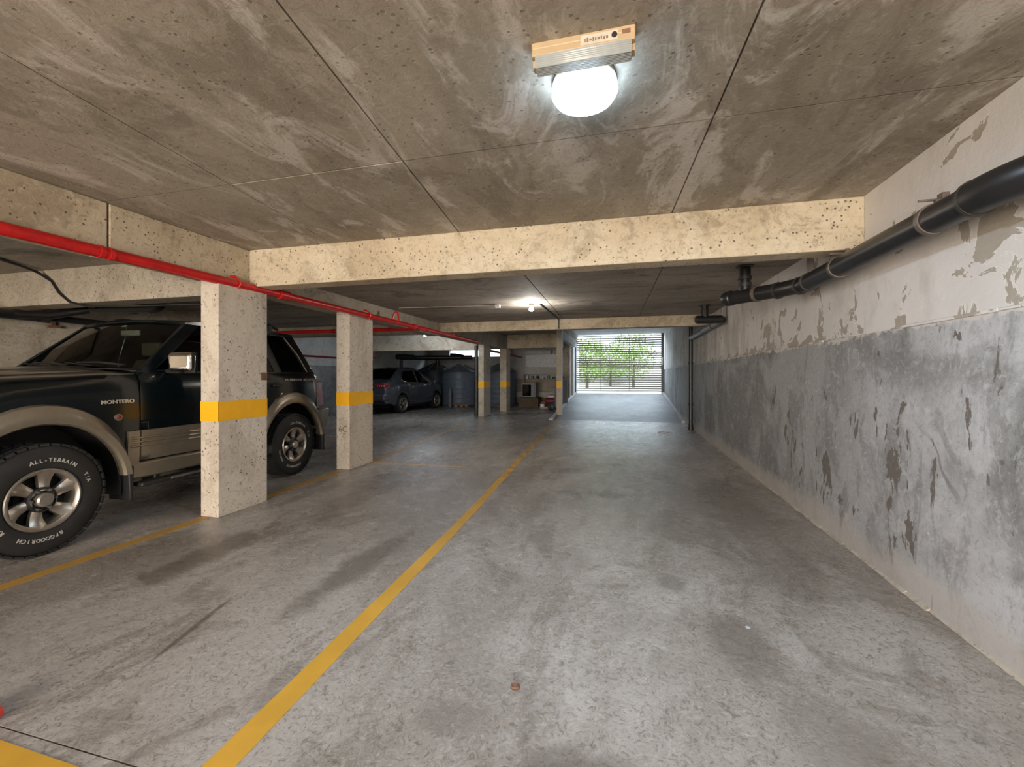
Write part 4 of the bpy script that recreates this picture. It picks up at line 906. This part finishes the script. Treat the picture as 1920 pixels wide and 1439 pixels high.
def half2(y):
    zb = zb2(y); h = hw2(y); be = belt2(y); rz = roofz(y); dz = max(rz-be, .02)
    cab = min(1, dz/.45)
    rl = (h-.07-.20*cab); k = .04*math.sin(min(1, max(0, (be-zb)/.7))*PI)
    return [(h-.05, zb), (h-.01, zb+.04), (h-.012, lerp(zb, be, .35)), (h+.008, lerp(zb, be, .72)), (h-.005, lerp(zb, be, .88)), (h-.045, be),
            (rl, be+dz*.86), (rl-.10, be+dz*.985), (rl*.5, rz), (0, rz+.005)]
ysd = set([-.86, -.84, -.78, -.7, -.6, -.5, 3.25, 3.22, 3.15])
for c in UC2:
    for k in range(17): ysd.add(round(c-RA2*math.cos(PI*k/16), 4))
ysd |= set([.5, .7, .9, 1.1, 1.3, 1.5, 1.7, 1.9, 2.0, 2.2]); ysd = sorted(ysd)
rows = []
for y in ysd:
    h = [(x, y, z) for x, z in half2(y)]; rows.append(h+[(-x, b, z) for x, b, z in h[-2::-1]])
m = MB().grid(rows); n0 = len(rows[0]); m.add(rows[0], [tuple(range(n0))]); m.add(rows[-1], [tuple(range(n0))]); m.build('body_shell', 'silver', sed)
MB().box((-.6, -.5, .2), (.6, 2.9, .45)).box((-.78, .42, .22), (.78, 2.05, .32)).build('underbody', 'trimk', sed)
for s in (1, -1):
    def SP(y, t, off):
        hb = half2(y); a, b = hb[5], hb[6]; x = lerp(a[0], b[0], t); z = lerp(a[1], b[1], t); return (s*(x+off*.9), y, z+off*.4)
    Y0, Y1 = -.02, 2.02
    def lo(v): return .02+.28*max(0, 1-v*5)**2
    def hi(v): return max(lo(v)+.02, min(.93, .35+3.8*v)) if v < .2 else max(.04, .93 if v < .75 else .93-(v-.75)*3.3)
    rw = []
    for i in range(25):
        v = i/24; rw.append([SP(lerp(Y0, Y1, v), lerp(lo(v), hi(v), j/4), .006) for j in range(5)])
    MB().grid(rw).build('side_window', 'tint', sed)
    loop = [r[-1] for r in rw]+[r[0] for r in rw[::-1]]; loop.append(loop[0])
    MB().tube(loop, .018, 6).build('window_trim', 'chrome', sed)
    MB().tube([SP(1.02, 0.02, .008), SP(1.0, .93, .008)], .022, 6).build('door_pillar', 'trimk', sed)
    MB().box((-.10, -.05, -.06), (.10, .05, .06)).build('door_mirror', 'silver', sed, (s*1.0, 1.92, 1.09), bevel=.03, seg=3)
    for y in (.55, 1.45): MB().box((min(s*.88, s*.905), y, .90), (max(s*.88, s*.905), y+.16, .925)).build('door_handle', 'chrome', sed, bevel=.005)
    MB().hexa([(s*.30, -.868, .93), (s*.70, -.862, .90), (s*.78, -.79, .90), (s*.30, -.80, .9), (s*.30, -.872, 1.03), (s*.69, -.866, 1.02), (s*.80, -.70, 1.02), (s*.30, -.78, 1.0)]).build('tail_light', 'taillamp', sed, bevel=.01)
    m = MB(); [m.box((min(s*x, s*(x+.035)), -.876, .955), (max(s*x, s*(x+.035)), -.868, .985)) for x in (.42, .50, .58, .66)]; m.build('lamp_bulb', 'white', sed)
    MB().tube([(s*.895, .38, .42), (s*.897, 1.0, .40), (s*.90, 1.7, .42), (s*.90, 2.05, .50)], .012, 6).build('side_crease', 'silver', sed)
    for y in UC2: wheel(sed, (s*.885, y, R2), R2, .225, .21, s, 5, None, fat=-.05)
    for c in UC2:
        m = MB(); rw = []
        for k in range(15):
            a = math.radians(200*k/14-10); rw.append([(s*.86, c+.39*math.cos(a), R2+.39*math.sin(a)), (s*.6, c+.39*math.cos(a), R2+.39*math.sin(a)), (s*.6, c, R2)])
        m.grid(rw).build('wheel_arch_liner', 'trimk', sed)
# rear window and windscreen
def TP(y, q, off=.006):
    hb = half2(y); xs = hb[7][0]*.96; return (xs*q, y-off, roofz(y)+.005+off-.012*abs(q)**2)
MB().grid([[TP(lerp(-.44, .30, i/6), lerp(-1, 1, j/8), .008) for j in range(9)] for i in range(7)]).build('rear_window', 'tint', sed)
MB().grid([[TP(lerp(1.52, 2.22, i/6), lerp(-1, 1, j/8), .008) for j in range(9)] for i in range(7)]).build('windshield', 'tint', sed)
m = MB().box((-.72, -.885, .34), (.72, -.84, .46)); m.build('lower_valance', 'trimk', sed, bevel=.01)
MB().hexa([(-.70, -.93, .47), (.70, -.93, .47), (.82, -.72, .47), (-.82, -.72, .47), (-.70, -.915, .70), (.70, -.915, .70), (.80, -.75, .70), (-.80, -.75, .70)]).build('rear_bumper', 'silver', sed, bevel=.04, seg=3)
MB().box((-.28, -.882, .76), (.28, -.86, .90)).build('plate_recess', 'trimk', sed); MB().box((-.20, -.888, .78), (.20, -.88, .88)).build('number_plate', 'white', sed, bevel=.003)
MB().tube([(-.28, -.88, .935), (.28, -.88, .935)], .012, 6).build('boot_strip', 'chrome', sed)
MB().box((-.02, .35, 1.565), (.02, .50, 1.63)).build('roof_aerial', 'trimk', sed, bevel=.01)
